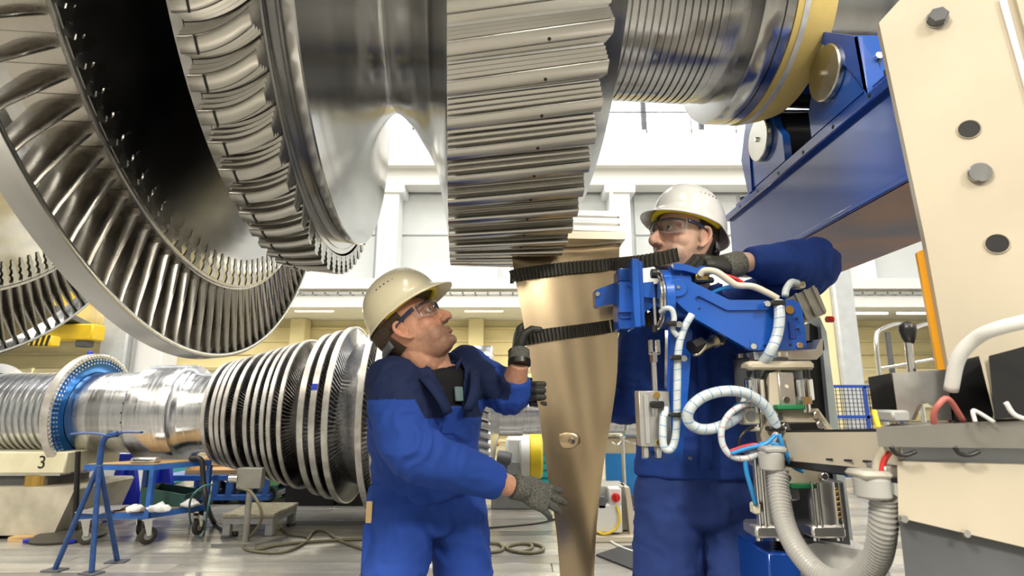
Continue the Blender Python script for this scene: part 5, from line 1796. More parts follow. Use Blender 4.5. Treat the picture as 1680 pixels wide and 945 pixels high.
part(tb([(1446, 776, .985), (1450, 756, .985), (1460, 742, .98)], .985, 4), 'wire', TUBER, sharp=180)

# ------------------------------------------------------------------ right background: mesh fence, ladder platform
yy = 7.6
x0, x1 = P(1366, 660, yy).x, P(1475, 660, yy).x
z1_ = P(1400, 634, yy).z
t = thing('mesh_fence', 'blue framed wire mesh fence behind the pale post', 'fence', ((x0 + x1) / 2, yy, 0))
BF = mat('fence_blue', (.02, .08, .42), .4)
for zz in (.15, .9, z1_):
    build(MB().bb(x0, x1, yy - .02, yy + .02, zz - .02, zz + .02), 'frame_rail', BF, t)
for xx in (x0, (x0 + x1) / 2, x1):
    build(MB().bb(xx - .02, xx + .02, yy - .02, yy + .02, 0, z1_), 'frame_post', BF, t)
mesh_ = MB()
k = x0
while k < x1:
    mesh_.bb(k, k + .008, yy - .004, yy + .004, .15, z1_)
    k += .055
k = .2
while k < z1_:
    mesh_.bb(x0, x1, yy - .004, yy + .004, k, k + .008)
    k += .055
build(mesh_, 'wire_mesh', mat('mesh_dark', (.03, .04, .10), .5), t, kind='stuff')
sgn = build(MB().bb(P(1372, 0, yy).x + .06, P(1372, 0, yy).x + .42, yy - .03, yy - .02, .95, 1.35), 'notice_panel', mat('notice_pale', (.62, .68, .70), .5), t)
build(MB().bb(P(1372, 0, yy).x + .1, P(1372, 0, yy).x + .38, yy - .035, yy - .03, 1.02, 1.14), 'yellow_strip', YELLOW, sgn)
t = thing('ladder_platform', 'aluminium handrail of a mobile ladder platform behind the lever', 'ladder', PZ(1500, 740))
yy = 6.2
for du in (0, 50):
    build(tb([(1450 + du, 660, yy), (1441 + du, 600, yy), (1438 + du, 552, yy), (1448 + du, 540, yy + .1), (1474 + du, 532, yy + .3), (1486 + du, 545, yy + .45), (1505 + du, 650, yy + .45)], yy, 3.5, 10), 'handrail', CHROME, t, sharp=180)
build(tb([(1445, 604, yy), (1470, 600, yy), (1540, 588, yy)], yy, 2.5, 8), 'knee_rail', CHROME, t, sharp=180)
build(MB().cyl(P(1455, 545, yy + .15), P(1464, 612, yy + .15), .03, n=8), 'strut', DGREY, t)
q = P(1450, 660, yy)
build(MB().cyl(q, (q.x, q.y, 0), .025, n=8), 'leg', CHROME, t)
q = P(1510, 650, yy + .45)
build(MB().cyl(q, (q.x, q.y, 0), .025, n=8), 'leg', CHROME, t)
build(MB().bb(q.x - .5, q.x + .3, yy - .05, yy + .5, 0.62, .66), 'tread', ALU, t)

# ------------------------------------------------------------------ people
def fuse(mb, voxel, smooth=4, factor=0.5):
    """fuse overlapping closed shapes into one continuous surface; returns (verts Nx3, faces list)"""
    me = bpy.data.meshes.new('tmp')
    me.from_pydata(mb.v, [], mb.f)
    bm = bmesh.new()
    bm.from_mesh(me)
    bmesh.ops.recalc_face_normals(bm, faces=bm.faces)
    bm.to_mesh(me)
    bm.free()
    o = bpy.data.objects.new('tmp', me)
    COL.objects.link(o)
    r = o.modifiers.new('r', 'REMESH')
    r.mode = 'VOXEL'
    r.voxel_size = voxel
    if smooth:
        s_ = o.modifiers.new('s', 'SMOOTH')
        s_.iterations = smooth
        s_.factor = factor
    dg = bpy.context.evaluated_depsgraph_get()
    ev = o.evaluated_get(dg)
    m2 = bpy.data.meshes.new_from_object(ev)
    n = len(m2.vertices)
    co = np.empty(n * 3)
    m2.vertices.foreach_get('co', co)
    no = np.empty(n * 3)
    m2.vertices.foreach_get('normal', no)
    fs = [tuple(p.vertices) for p in m2.polygons]
    bpy.data.objects.remove(o)
    bpy.data.meshes.remove(me)
    bpy.data.meshes.remove(m2)
    return co.reshape(-1, 3), no.reshape(-1, 3), fs


def emit_mesh(co, fs, name, mats, parent, label=None, mi=None, colors=None, solid=0.0):
    A = np.array(co)
    inv = np.array(WM[parent].inverted())
    A = A @ inv[:3, :3].T + inv[:3, 3]
    c = (A.min(0) + A.max(0)) * .5
    me = bpy.data.meshes.new(name)
    me.from_pydata((A - c).tolist(), [], fs)
    for m in mats:
        me.materials.append(m)
    if mi is not None:
        me.polygons.foreach_set('material_index', mi)
    me.polygons.foreach_set('use_smooth', [True] * len(me.polygons))
    if colors is not None:
        ca = me.color_attributes.new('Col', 'FLOAT_COLOR', 'POINT')
        ca.data.foreach_set('color', np.concatenate([colors, np.ones((len(colors), 1))], 1).ravel())
    me.update()
    o = bpy.data.objects.new(name, me)
    COL.objects.link(o)
    o.location = c
    o.parent = parent
    WM[o] = WM[parent] @ Matrix.Translation(V(c))
    if solid:
        s_ = o.modifiers.new('thickness', 'SOLIDIFY')
        s_.thickness = solid
        s_.offset = -1
    return setp(o, label)


def attr_mat(name, rough, bump=0.0, bscale=300, sss=0.0, spec=.4):
    m = mat(name, (.5, .5, .5), rough, bump=bump, bscale=bscale, spec=spec)
    nt = m.node_tree
    a = nt.nodes.new('ShaderNodeVertexColor')
    a.layer_name = 'Col'
    b = nt.nodes['Principled BSDF']
    nz = nt.nodes.new('ShaderNodeTexNoise')
    nz.inputs['Scale'].default_value = 45
    mx = nt.nodes.new('ShaderNodeMixRGB')
    mx.blend_type = 'OVERLAY'
    mx.inputs[0].default_value = .22
    nt.links.new(a.outputs[0], mx.inputs[1])
    nt.links.new(nz.outputs['Fac'], mx.inputs[2])
    nt.links.new(mx.outputs[0], b.inputs['Base Color'])
    if sss:
        b.inputs['Subsurface Weight'].default_value = sss
        b.inputs['Subsurface Radius'].default_value = (.012, .004, .002)
    return m


def fabric(name, col_, var=.10):
    m = mat(name, col_, .78, var=var, scale=7.0, bump=.25, bscale=900, spec=.25)
    return m


SKIN = attr_mat('skin', .46, .08, 420, .10)
CLOTH_B = fabric('royal_blue_workwear', (.022, .070, .36))
CLOTH_N = fabric('navy_yoke_cloth', (.012, .022, .075))
CLOTH_D = fabric('blue_workwear', (.018, .055, .28))
CLOTH_T = fabric('dull_blue_trousers', (.028, .058, .235))
TSHIRT = fabric('black_cotton', (.012, .012, .013))
GLOVE = mat('grey_black_glove', (.032, .033, .028), .5, bump=.12, bscale=260)
KNIT = mat('melange_knit', (.045, .046, .040), .85, color2=(.22, .22, .19), scale=330.0, bump=.5, bscale=420, detail=2)
GLASS = bpy.data.materials.new('clear_lens')
GLASS.use_nodes = True
_nt = GLASS.node_tree
_b = _nt.nodes['Principled BSDF']
_b.inputs['Base Color'].default_value = (.95, .97, .98, 1)
_b.inputs['Roughness'].default_value = .04
_tr = _nt.nodes.new('ShaderNodeBsdfTransparent')
_gl = _nt.nodes.new('ShaderNodeBsdfGlossy')
_gl.inputs['Roughness'].default_value = .04
_fr = _nt.nodes.new('ShaderNodeFresnel')
_fr.inputs[0].default_value = 1.5
_mx = _nt.nodes.new('ShaderNodeMixShader')
_nt.links.new(_fr.outputs[0], _mx.inputs[0])
_nt.links.new(_tr.outputs[0], _mx.inputs[1])
_nt.links.new(_gl.outputs[0], _mx.inputs[2])
_nt.links.new(_mx.outputs[0], _nt.nodes['Material Output'].inputs[0])
_tr.inputs[0].default_value = (.84, .88, .91, 1)
FRAME = mat('dark_blue_frame', (.012, .022, .06), .25, coat=.4)
EYEW = mat('eye_white', (.80, .77, .73), .15, coat=.5)
IRIS = mat('iris_dark', (.05, .035, .02), .1, coat=.6)
HAIR = mat('short_brown_hair', (.075, .045, .025), .7, var=.3, scale=90, bump=.6, bscale=400, stretch=(1, 1, 4))


def frame(o, fwd, up=(0, 0, 1)):
    """4x4 with columns forward, left, up"""
    f = V(fwd).normalized()
    l = V(up).cross(f).normalized()
    u = f.cross(l)
    M = Matrix(((f.x, l.x, u.x, o[0]), (f.y, l.y, u.y, o[1]), (f.z, l.z, u.z, o[2]), (0, 0, 0, 1)))
    return M


HS = 1.05     # head scale
SL = [  # z, front x, back x, half width
    (.128, -.002, -.022, .012), (.124, .030, -.050, .036), (.112, .058, -.076, .055), (.095, .074, -.090, .066), (.070, .088, -.100, .0735), (.045, .0935, -.103, .0765),
    (.030, .0925, -.103, .0765), (.018, .0865, -.101, .0755), (.004, .0865, -.097, .0745), (-.015, .0875, -.089, .0725), (-.035, .0885, -.079, .069),
    (-.050, .0895, -.070, .0655), (-.065, .0895, -.058, .061), (-.080, .0865, -.044, .055), (-.093, .0850, -.026, .047), (-.104, .080, -.004, .037), (-.112, .066, .018, .024)]


def head_parts(mb, M):
    n = 40
    rings = []
    Z = cr(SL, 3)
    for z, xf, xb, w_ in Z:
        cx = (xf + xb) * .5 - .008
        ring = []
        for k in range(n):
            a = 2 * pi * k / n
            c_, s_ = cos(a), sin(a)
            ax = (xf - cx) if c_ >= 0 else (cx - xb)
            e = .92 if c_ >= 0 else 1.0
            x = cx + ax * (abs(c_) ** e) * (1 if c_ >= 0 else -1)
            y = w_ * (abs(s_) ** .90) * (1 if s_ >= 0 else -1)
            ring.append(M @ (V((x, y, z)) * HS))
        rings.append(ring)
    mb.loft(rings)

    def T(pts, r, flat=None):
        mb.tube([M @ (V(p) * HS) for p in cr(pts, 4)], [float(q[0]) * HS for q in cr([(a,) for a in r], 4)], n=12)

    def E(c, r):
        R3 = M.to_3x3()
        mb.ell(M @ (V(c) * HS), [q * HS for q in r], R3, 14, 10)
    # nose
    T([(.086, 0, .034), (.0955, 0, .012), (.108, 0, -.010), (.117, 0, -.028), (.110, 0, -.038)], [.0095, .0092, .0105, .0125, .0110])
    E((.092, 0, -.016), (.020, .0135, .026))
    for s_ in (-1, 1):
        E((.100, .0125 * s_, -.0335), (.0115, .0075, .0085))
        # brow, cheekbone, jaw
        T([(.094, .006 * s_, .034), (.0915, .026 * s_, .037), (.078, .048 * s_, .033), (.062, .060 * s_, .024)], [.0085, .0095, .009, .007])
        E((.046, .033 * s_, -.016), (.036, .036, .034))
        E((.040, .032 * s_, -.052), (.042, .030, .038))
        # upper and lower lids
        T([(.0875, .017 * s_, .0175), (.0890, .030 * s_, .0235), (.079, .045 * s_, .0170)], [.0032, .0038, .0032])
        T([(.0865, .017 * s_, .0125), (.0865, .030 * s_, .0055), (.078, .045 * s_, .0120)], [.0032, .0036, .0032])
        # ear
        T([(.008, .0755 * s_, .022), (.000, .084 * s_, .033), (-.014, .088 * s_, .031), (-.021, .088 * s_, .012), (-.014, .085 * s_, -.010), (.000, .080 * s_, -.027), (.009, .075 * s_, -.028)], [.0045, .0050, .0055, .0055, .0050, .0062, .0050])
        E((-.004, .078 * s_, .004), (.015, .0045, .026))
        E((.008, .077 * s_, .000), (.005, .005, .008))
    # lips and chin
    T([(.078, -.024, -.062), (.0925, -.010, -.0590), (.0955, 0, -.0600), (.0925, .010, -.0590), (.078, .024, -.062)], [.0035, .0048, .0050, .0048, .0035])
    T([(.078, -.022, -.067), (.0915, -.010, -.0705), (.0945, 0, -.0715), (.0915, .010, -.0705), (.078, .022, -.067)], [.0035, .0052, .0058, .0052, .0035])
    E((.080, 0, -.094), (.015, .019, .016))


def head_color(L, base, stub, stub_col):
    """L: points in head space (unscaled metres); returns colours: skin, lips, flush, stubble, hairline"""
    x, y, z = L[:, 0], L[:, 1], L[:, 2]
    c = np.tile(np.array(base), (len(L), 1))
    red = np.array([.62, .20, .13])

    def g(cx, cy, cz, r):
        return np.exp(-((x - cx) ** 2 + (np.abs(y) - cy) ** 2 + (z - cz) ** 2) / (r * r))
    fl = np.clip(.35 * g(.11, 0, -.028, .022) + .28 * g(.075, .045, -.015, .028) + .35 * g(-.02, .085, .005, .035), 0, 1)[:, None]
    c = c * (1 - fl) + red * fl
    head = (z > -.13)
    lip = np.clip(1.3 * np.exp(-((z + .0655) / .0085) ** 4) * np.exp(-(y / .022) ** 4) * (x > .083), 0, .7)[:, None]
    c = c * (1 - lip) + np.array([.50, .17, .13]) * lip
    gap = np.clip(np.exp(-((z + .0652) / .0016) ** 2) * np.exp(-(y / .021) ** 6) * (x > .08), 0, 1)[:, None] * .8
    c = c * (1 - gap) + np.array([.10, .03, .025]) * gap
    # stubble on jaw, chin, upper lip
    b = np.clip((-.028 - z) / .02, 0, 1) * np.clip((x + .005) / .03, 0, 1)
    b *= np.clip(1 - np.exp(-((z + .0655) / .012) ** 4) * np.exp(-(y / .024) ** 4), 0, 1)
    b *= np.clip((z + .135) / .02, 0, 1)
    gt = np.clip(np.exp(-((x - .085) ** 2 + y ** 2 + (z + .088) ** 2) / .028 ** 2) + np.exp(-((x - .095) ** 2 + y ** 2 + (z + .049) ** 2) / .018 ** 2), 0, 1)
    side = np.exp(-((x - .012) / .010) ** 2) * (np.abs(y) > .06) * (z > -.05) * (z < .04)
    s_ = np.clip((stub[0] * b + stub[1] * gt * (x > .05) + stub[2] * side) * head, 0, .75)[:, None]
    c = c * (1 - s_) + np.array(stub_col) * s_
    br = np.exp(-((z - .040 - .02 * (np.abs(y) - .028)) / .0055) ** 2) * (np.abs(y) > .010) * (np.abs(y) < .056) * (x > .055)
    br = np.clip(br, 0, 1)[:, None] * .75
    c = c * (1 - br) + np.array([.10, .06, .035]) * br
    return np.clip(c, 0, 1)


def make_head_extras(per, body, M, helm_col, hat_label, hair_col, hat_pitch=0.0, hat_off=(0, 0, 0), dip=1.0):
    R3 = M.to_3x3()
    HT = Matrix.Translation(V(hat_off)) @ Matrix.Rotation(hat_pitch, 4, 'Y')

    def H(p):
        return M @ (V(p) * HS)
    for s_ in (-1, 1):
        e = build(MB().ell(H((.0788, .0305 * s_, .0145)), (.0122 * HS,) * 3, R3, 18, 12), 'eye', EYEW, body, sharp=180)
        d = V((1, -.10 * s_ * 0, .05)).normalized()
        c0 = V((.0788, .0305 * s_, .0145)) + d * .0108
        build(MB().ell(H(c0), (.0022 * HS, .0056 * HS, .0056 * HS), R3, 14, 8), 'iris', IRIS, e, sharp=180)
    # cropped hair round the back and sides
    n = 48
    rings = []
    Z = [q for q in cr(SL, 3) if q[0] > -.042]
    hm = MB()
    for z, xf, xb, w_ in Z:
        cx = (xf + xb) * .5 - .008
        ring = []
        a0 = .60 * pi if z < .02 else (.42 * pi if z < .07 else .0)
        lim = max(.35, min(1, (z + .06) / .09))
        for k in range(n + 1):
            a = a0 + (2 * pi - 2 * a0) * k / n
            c_, s_ = cos(a), sin(a)
            ax = (xf - cx) if c_ >= 0 else (cx - xb)
            ring.append(H((cx + (ax + .003) * (abs(c_) ** .95) * (1 if c_ >= 0 else -1), (w_ + .003) * (abs(s_) ** .9) * (1 if s_ >= 0 else -1), z)))
        rings.append(ring)
    vs = [p for r in rings for p in r]
    m_ = n + 1
    hm.add(vs, [(i * m_ + k, i * m_ + k + 1, (i + 1) * m_ + k + 1, (i + 1) * m_ + k) for i in range(len(rings) - 1) for k in range(n)])
    build(hm, 'hair', hair_col, per, sharp=180)
    # hard hat: shell with gutter rim and front peak, tilted with the head
    hat = MB()
    na, nt = 72, 22
    V0 = []
    for j in range(nt + 1):
        t = j / nt
        for k in range(na):
            a = 2 * pi * k / na
            c_, s_ = cos(a), sin(a)
            fr_ = max(0.0, c_)
            ax = .121 if c_ >= 0 else .124
            ay = .101
            if t < .16:      # skirt / rim
                q = t / .16
                peak = .036 * (max(0.0, (c_ - .30) / .70) ** .8) if c_ > .30 else 0.0
                rim = (.011 + peak) * (1 - q)
                x = (ax + rim) * c_
                y = (ay + (.010) * (1 - q)) * s_
                z = .018 + .020 * q - .010 * (1 - q) * max(0, c_) ** 2 * 1.1 + .012 * fr_
                if c_ < -.2:
                    z -= .022 * dip * (1 - q * .4) * min(1, (-c_ - .2) / .5)
            else:
                q = (t - .16) / .84
                el = q * pi / 2
                ce = cos(el) ** .82
                x = ax * c_ * ce
                y = ay * s_ * ce
                z = .038 + .012 * fr_ * (1 - q) + .122 * sin(el) ** 1.02
                # centre ridge and shoulder steps of the shell
                z += .006 * math.exp(-(y / .022) ** 2) * (q > .45) * min(1, (q - .45) / .25) if q > .45 else 0
                if c_ < -.2:
                    z -= .013 * dip * min(1, (-c_ - .2) / .5) * (1 - q)
            V0.append(H(HT @ V((x - .008, y, z + .016))))
    fs = []
    for j in range(nt):
        for k in range(na):
            l = (k + 1) % na
            fs.append((j * na + k, j * na + l, (j + 1) * na + l, (j + 1) * na + k))
    hat.add(V0, fs)
    ho = build(hat, 'hard_hat', helm_col, per, hat_label, sharp=50)
    s2 = ho.modifiers.new('thickness', 'SOLIDIFY')
    s2.thickness = .0035
    s2.offset = -1
    # vent holes on both sides
    for s_ in (-1, 1):
        for k in range(5):
            a = (1.5 + (k - 2) * .14)
            q = .40
            el = q * pi / 2
            ce = cos(el) ** .82
            for dx in (0,):
                p = V((.121 * cos(a) * ce - .008, .1012 * sin(a) * ce * s_, .054 + .122 * sin(el)))
                nrm = V((p.x / .121 ** 2, p.y / .101 ** 2, (p.z - .05) / .122 ** 2)).normalized()
                build(MB().cyl(H(HT @ (p + nrm * .0006)), H(HT @ (p - nrm * .003)), .0024 * HS, n=8), 'vent_hole', DARK, ho)
    # harness band, rear cradle
    band = []
    for k in range(49):
        a = -2.0 + 4.0 * k / 48
        band.append(H(HT @ V((.112 * cos(a) - .006, .088 * sin(a), .046 + .010 * cos(a)))))
    build(MB().tube(band, .010 * HS, n=8, flat=(tuple(R3 @ V((0, 0, 1))), 1.0)), 'harness_band', mat('harness_yellow', (.80, .62, .02), .5), ho, sharp=180)
    cr_ = [H((.105 * cos(a) * -1 - .006, .088 * sin(a), -.002 - .02 * cos(a) * .2)) for a in np.linspace(-1.1, 1.1, 21)]
    build(MB().tube(cr_, .013 * HS, n=8, flat=(tuple(R3 @ V((1, 0, 0))), .25)), 'rear_cradle', DGREY, ho, sharp=180)
    # safety glasses
    g_ = []
    for s_ in (-1, 1):
        lm = MB()
        nu, nv = 14, 8
        vs = []
        for i in range(nu + 1):
            t = i / nu
            a = .10 + 1.02 * t
            for j in range(nv + 1):
                q = j / nv
                top_ = .036 - .004 * t
                bot = -.012 + .016 * (1 - t) ** 3 + .016 * t ** 3
                z = bot + (top_ - bot) * q
                rx = .110 - .006 * (1 - q)
                vs.append(H((rx * cos(a) ** .72 + .002, .092 * sin(a) * s_ * .93, z)))
        lm.add(vs, [(i * (nv + 1) + j, (i + 1) * (nv + 1) + j, (i + 1) * (nv + 1) + j + 1, i * (nv + 1) + j + 1) for i in range(nu) for j in range(nv)])
        g_.append(lm)
    gl = MB()
    brow = [H((.110 * max(.0, cos(a)) ** .72 + .004, .092 * sin(a) * .93, .0365 - .004 * abs(a))) for a in np.linspace(-1.1, 1.1, 41)]
    go = build(MB().tube(brow, .0022 * HS, n=8), 'safety_glasses', FRAME, per, 'clear safety glasses with dark blue arms', sharp=180)
    for lm in g_:
        lo_ = build(lm, 'lens', GLASS, go, sharp=180)
        edge = [lm.v[i * 9] for i in range(15)] + [lm.v[14 * 9 + j] for j in range(1, 9)]
        build(MB().tube([V(q) for q in edge], .0010, n=6), 'lens_rim', mat('lens_edge', (.45, .48, .50), .2, coat=.5), lo_, sharp=180)
    for s_ in (-1, 1):
        arm_ = [H(p) for p in ((.060, .079 * s_, .034), (.040, .0835 * s_, .033), (.015, .0845 * s_, .031), (-.008, .0835 * s_, .030), (-.020, .082 * s_, .022))]
        build(MB().tube([V(q) for q in cr(arm_, 4)], .0060 * HS, n=8, flat=(tuple(R3 @ V((0, 1, 0))), .38)), 'temple_arm', FRAME, go, sharp=180)
    nb = [H(p) for p in ((.108, -.012, .010), (.113, -.006, .022), (.114, 0, .026), (.113, .006, .022), (.108, .012, .010))]
    build(MB().tube([V(q) for q in cr(nb, 4)], .0022 * HS, n=6), 'nose_bridge', FRAME, go, sharp=180)
    return ho


def hand(side, wrist, fdir, back, curls, thumb, spread=.0, size=1.0, thumb_curl=(20, 25), tpts=None):
    """gloved hand as one fused surface. side +1 right hand, -1 left; back = direction of the back of the hand.
    curls: per finger (index..little) three joint bends in degrees; thumb: direction in hand space (x fingers, y thumb side, z back)"""
    X = V(fdir).normalized()
    Zb = V(back)
    Zb = (Zb - X * X.dot(Zb)).normalized()
    Yt_ = (Zb.cross(X) * side)     # thumb side: right hand, palm down (back up), fingers forward -> thumb left
    mb = MB()
    W = V(wrist)

    def G(p):
        return W + (X * p[0] + Yt_ * p[1] + Zb * p[2]) * size
    n = 20
    rings = []
    for x, hw, ht, zc in ((-.012, .027, .021, 0), (.0, .029, .021, 0), (.025, .038, .021, .001), (.05, .043, .0195, .002), (.075, .043, .0175, .002), (.094, .040, .014, .001)):
        rings.append([G((x, hw * cos(2 * pi * k / n), zc + ht * sin(2 * pi * k / n) * (abs(sin(2 * pi * k / n)) ** -.15 if abs(sin(2 * pi * k / n)) > 1e-3 else 1))) for k in range(n)])
    mb.loft(rings)
    ys = (.0315, .0105, -.0105, -.0305)
    xs_ = (.088, .092, .088, .080)
    ln = ((.040, .026, .021), (.044, .029, .022), (.041, .027, .021), (.032, .021, .019))
    rd = (.0112, .0115, .0110, .0098)
    tips = []
    for i in range(4):
        p = V((xs_[i] - .012, ys[i], .001))
        yaw = spread * (1.5 - i) * 1.0
        ang_ = 0.0
        pts = [p.copy()]
        rr_ = [rd[i] * 1.05]
        p = p + V((.012, yaw * .012, 0))
        pts.append(p.copy())
        rr_.append(rd[i] * 1.08)
        for j in range(3):
            ang_ += RAD(curls[i][j])
            d = V((cos(ang_) * cos(yaw), sin(yaw) * (1 if ang_ < 1.2 else .3), -sin(ang_)))
            pm = p + d * (ln[i][j] * .5)
            p = p + d * ln[i][j]
            pts += [pm, p.copy()]
            rr_ += [rd[i] * (1.0 - .05 * j), rd[i] * (1.03 - .08 * j)]
        mb.tube([G(q) for q in pts], [r * size for r in rr_], n=12)
        mb.ell(G(p), [rd[i] * .90 * size] * 3, None, 12, 8)
        for q, r in zip(pts[3::2], rr_[3::2]):
            mb.ell(G(q), [r * 1.02 * size] * 3, None, 12, 8)
        tips.append(G(p))
    # thumb leaves the side of the palm near its base
    p = V((.018, .026, -.006))
    d = V(thumb).normalized()
    pts = [p, p + d * .030]
    q = pts[-1]
    d2 = (d + V((.5, -.25, -.2)) * math.tan(RAD(thumb_curl[0]))).normalized()
    q2 = q + d2 * .034
    d3 = (d2 + V((.5, -.45, -.2)) * math.tan(RAD(thumb_curl[1]))).normalized()
    q3 = q2 + d3 * .027
    pts += [q2, q3]
    if tpts:
        pts = [V(a) for a in tpts]
    mb.tube([G(a) for a in pts], [.0165 * size, .0150 * size, .0128 * size, .0115 * size], n=12)
    for a, r in zip(pts, (.016, .0148, .0130, .0115)):
        mb.ell(G(a), [r * size] * 3, None, 12, 8)
    co, no, fs = fuse(mb, .0027, 3, .5)
    co = np.array([tuple(V(p) + V(nn) * (.0008 * noise.noise(V(p) * 55))) for p, nn in zip(co, no)])
    return co, fs


def cuff(per, glove, a, b, r0, r1, mt=None):
    a, b = V(a), V(b)
    pts = [a + (b - a) * t for t in np.linspace(0, 1, 13)]
    rr_ = [r0 + (r1 - r0) * t + (.0012 if i % 2 else -.0008) for i, t in enumerate(np.linspace(0, 1, 13))]
    return build(MB().tube(pts, rr_, n=24, caps=True), 'glove_cuff', mt or KNIT, glove, sharp=180)


def torso_rings(mb, rows, n=28, ex=.86):
    """rows: (centre, left dir, front dir, half width, half depth)"""
    rings = []
    C = [np.concatenate([np.array(r[0]), np.array(r[1]), np.array(r[2]), [r[3], r[4]]]) for r in rows]
    for q in cr(C, 4):
        c, l, f = V(q[0:3]), V(q[3:6]).normalized(), V(q[6:9]).normalized()
        hw, hd = q[9], q[10]
        rings.append([c + l * (hw * (abs(cos(a)) ** ex) * (1 if cos(a) >= 0 else -1)) + f * (hd * (abs(sin(a)) ** ex) * (1 if sin(a) >= 0 else -1)) for a in [2 * pi * k / n for k in range(n)]])
    mb.loft(rings)


def limb(mb, pts, rad, n=18, k=6):
    pr = cr([(*p, r) for p, r in zip([tuple(a) for a in pts], rad)], k)
    mb.tube([V(q[:3]) for q in pr], [float(q[3]) for q in pr], n=n)
    mb.ell(V(pts[0]), (rad[0],) * 3, None, 16, 10)


def seg_dist(A, a, b):
    a, b = np.array(a), np.array(b)
    d = b - a
    t = np.clip(((A - a) @ d) / (d @ d), 0, 1)
    return np.linalg.norm(A - (a + t[:, None] * d), axis=1), t


def wrinkle(co, no, folds, amp=.0045, seed=0.0):
    """cloth folds: bands across each limb joint plus soft drapery noise"""
    A = np.array(co)
    N = np.array(no)
    disp = np.zeros(len(A))
    for i, p in enumerate(A):
        q = V(p)
        n1 = noise.noise(q * 9.0 + V((seed, 0, 0)))
        n2 = 1 - abs(noise.noise(V((q.x * 8 + n1, q.y * 8, q.z * 17 + seed)))) * 2.2
        disp[i] = amp * (.9 * n1 + .75 * n2)
    for c, ax, wl, rad, am in folds:
        c = np.array(c)
        ax = np.array(ax) / np.linalg.norm(ax)
        d = A - c
        s_ = d @ ax
        wgt = np.exp(-(np.linalg.norm(d, axis=1) / rad) ** 2)
        side = np.array([noise.noise(V(p) * 14 + V((0, seed, 3))) for p in A])
        side2 = np.array([noise.noise(V(p) * 9 + V((7, 0, seed))) for p in A])
        ph = s_ / wl * 2 * pi + side * 5.5
        disp += wgt * am * .85 * (np.maximum(np.sin(ph), -.3)) * (.55 + .9 * np.clip(side2, -.5, .8))
    return A + N * disp[:, None]


def face_centres(co, fs):
    return np.array([co[list(f)].mean(0) for f in fs])


def boot(per, ankle, fdir):
    a = V(ankle)
    f = V(fdir).normalized()
    l = V((0, 0, 1)).cross(f)
    m = MB()
    rings = []
    for t, w_, h in ((-.085, .028, .05), (-.07, .040, .075), (-.02, .044, .10), (.03, .044, .095), (.08, .048, .07), (.13, .050, .055), (.17, .042, .045), (.185, .025, .03)):
        c = V((a.x, a.y, 0)) + f * t
        rings.append([c + l * (w_ * cos(x)) + V((0, 0, h * .5 + .012 + (h * .5) * sin(x))) for x in [2 * pi * k / 16 for k in range(16)]])
    m.loft(rings)
    m.cyl(V((a.x, a.y, .05)), V((a.x, a.y, .17)), .052, .056, n=16)
    b = build(m, 'boot', mat('black_leather', (.015, .014, .013), .45, bump=.1, bscale=80), per, sharp=60)
    s_ = MB()
    s_.prism([V((a.x, a.y, 0)) + f * t + l * w_ for t, w_ in ((-.09, .03), (-.09, -.03), (-.05, -.045), (.1, -.052), (.18, -.035), (.19, 0), (.18, .035), (.1, .052), (-.05, .045))], (0, 0, .016))
    build(s_, 'sole', RUBBER, b)


# ================= the bending worker on the left =================
pl = thing('person', 'worker in royal blue overalls and cream hard hat bending towards the blade', 'person', (P(700, 900, 1.85).x, 1.85, 0))
eL, yL = RAD(41), RAD(7)
fwd = V((cos(eL) * cos(yL), -cos(eL) * sin(yL), sin(eL)))
M0 = frame((0, 0, 0), fwd)
nose = P(737, 516, 1.745)
hc = nose - (M0.to_3x3() @ (V((.122, 0, -.030)) * HS))
ML = frame(hc, fwd)
lf = V((.75, .62, .12)).normalized()
fr = V((.62, -.78, -.05)).normalized()


def tr_row(u, v, y, hw, hd, l=lf, f=fr):
    return (P(u, v, y), l, f, hw, hd)


shR, elR, wrR = P(646, 630, 1.71), P(676, 738, 1.56), P(838, 798, 1.725)
shL, elL, wrL = P(766, 604, 1.92), P(838, 648, 1.85), P(852, 596, 1.775)
body = MB()
head_parts(body, ML)
nb = ML @ (V((-.030, 0, -.075)) * HS)
limb(body, [ML @ V((-.028, 0, -.02)), nb, P(703, 590, 1.80), P(703, 625, 1.81)], [.062, .060, .066, .085])
torso_rings(body, [tr_row(704, 840, 1.90, .15, .10), tr_row(698, 720, 1.86, .155, .10), tr_row(702, 660, 1.83, .17, .105), tr_row(706, 618, 1.82, .15, .085), tr_row(706, 600, 1.81, .08, .06)])
limb(body, [shR, (shR + elR) / 2, elR, (elR + wrR) / 2, wrR], [.055, .048, .044, .040, .030])
limb(body, [shL, (shL + elL) / 2, elL, (elL + wrL) / 2, wrL], [.055, .048, .044, .040, .030])
co, no, fs = fuse(body, .0030, 4, .5)
inv = np.array(ML.inverted())
L = (co @ inv[:3, :3].T + inv[:3, 3]) / HS
colr = head_color(L, (.61, .315, .205), (.5, .9, .2), (.14, .085, .055))
bodyL = emit_mesh(co, fs, 'body', [SKIN], pl, 'tanned face with short goatee', colors=colr)
make_head_extras(pl, bodyL, ML, mat('cream_helmet', (.88, .80, .57), .28, coat=.3), 'cream hard hat', HAIR, RAD(6), (.028, 0, .024), .25)
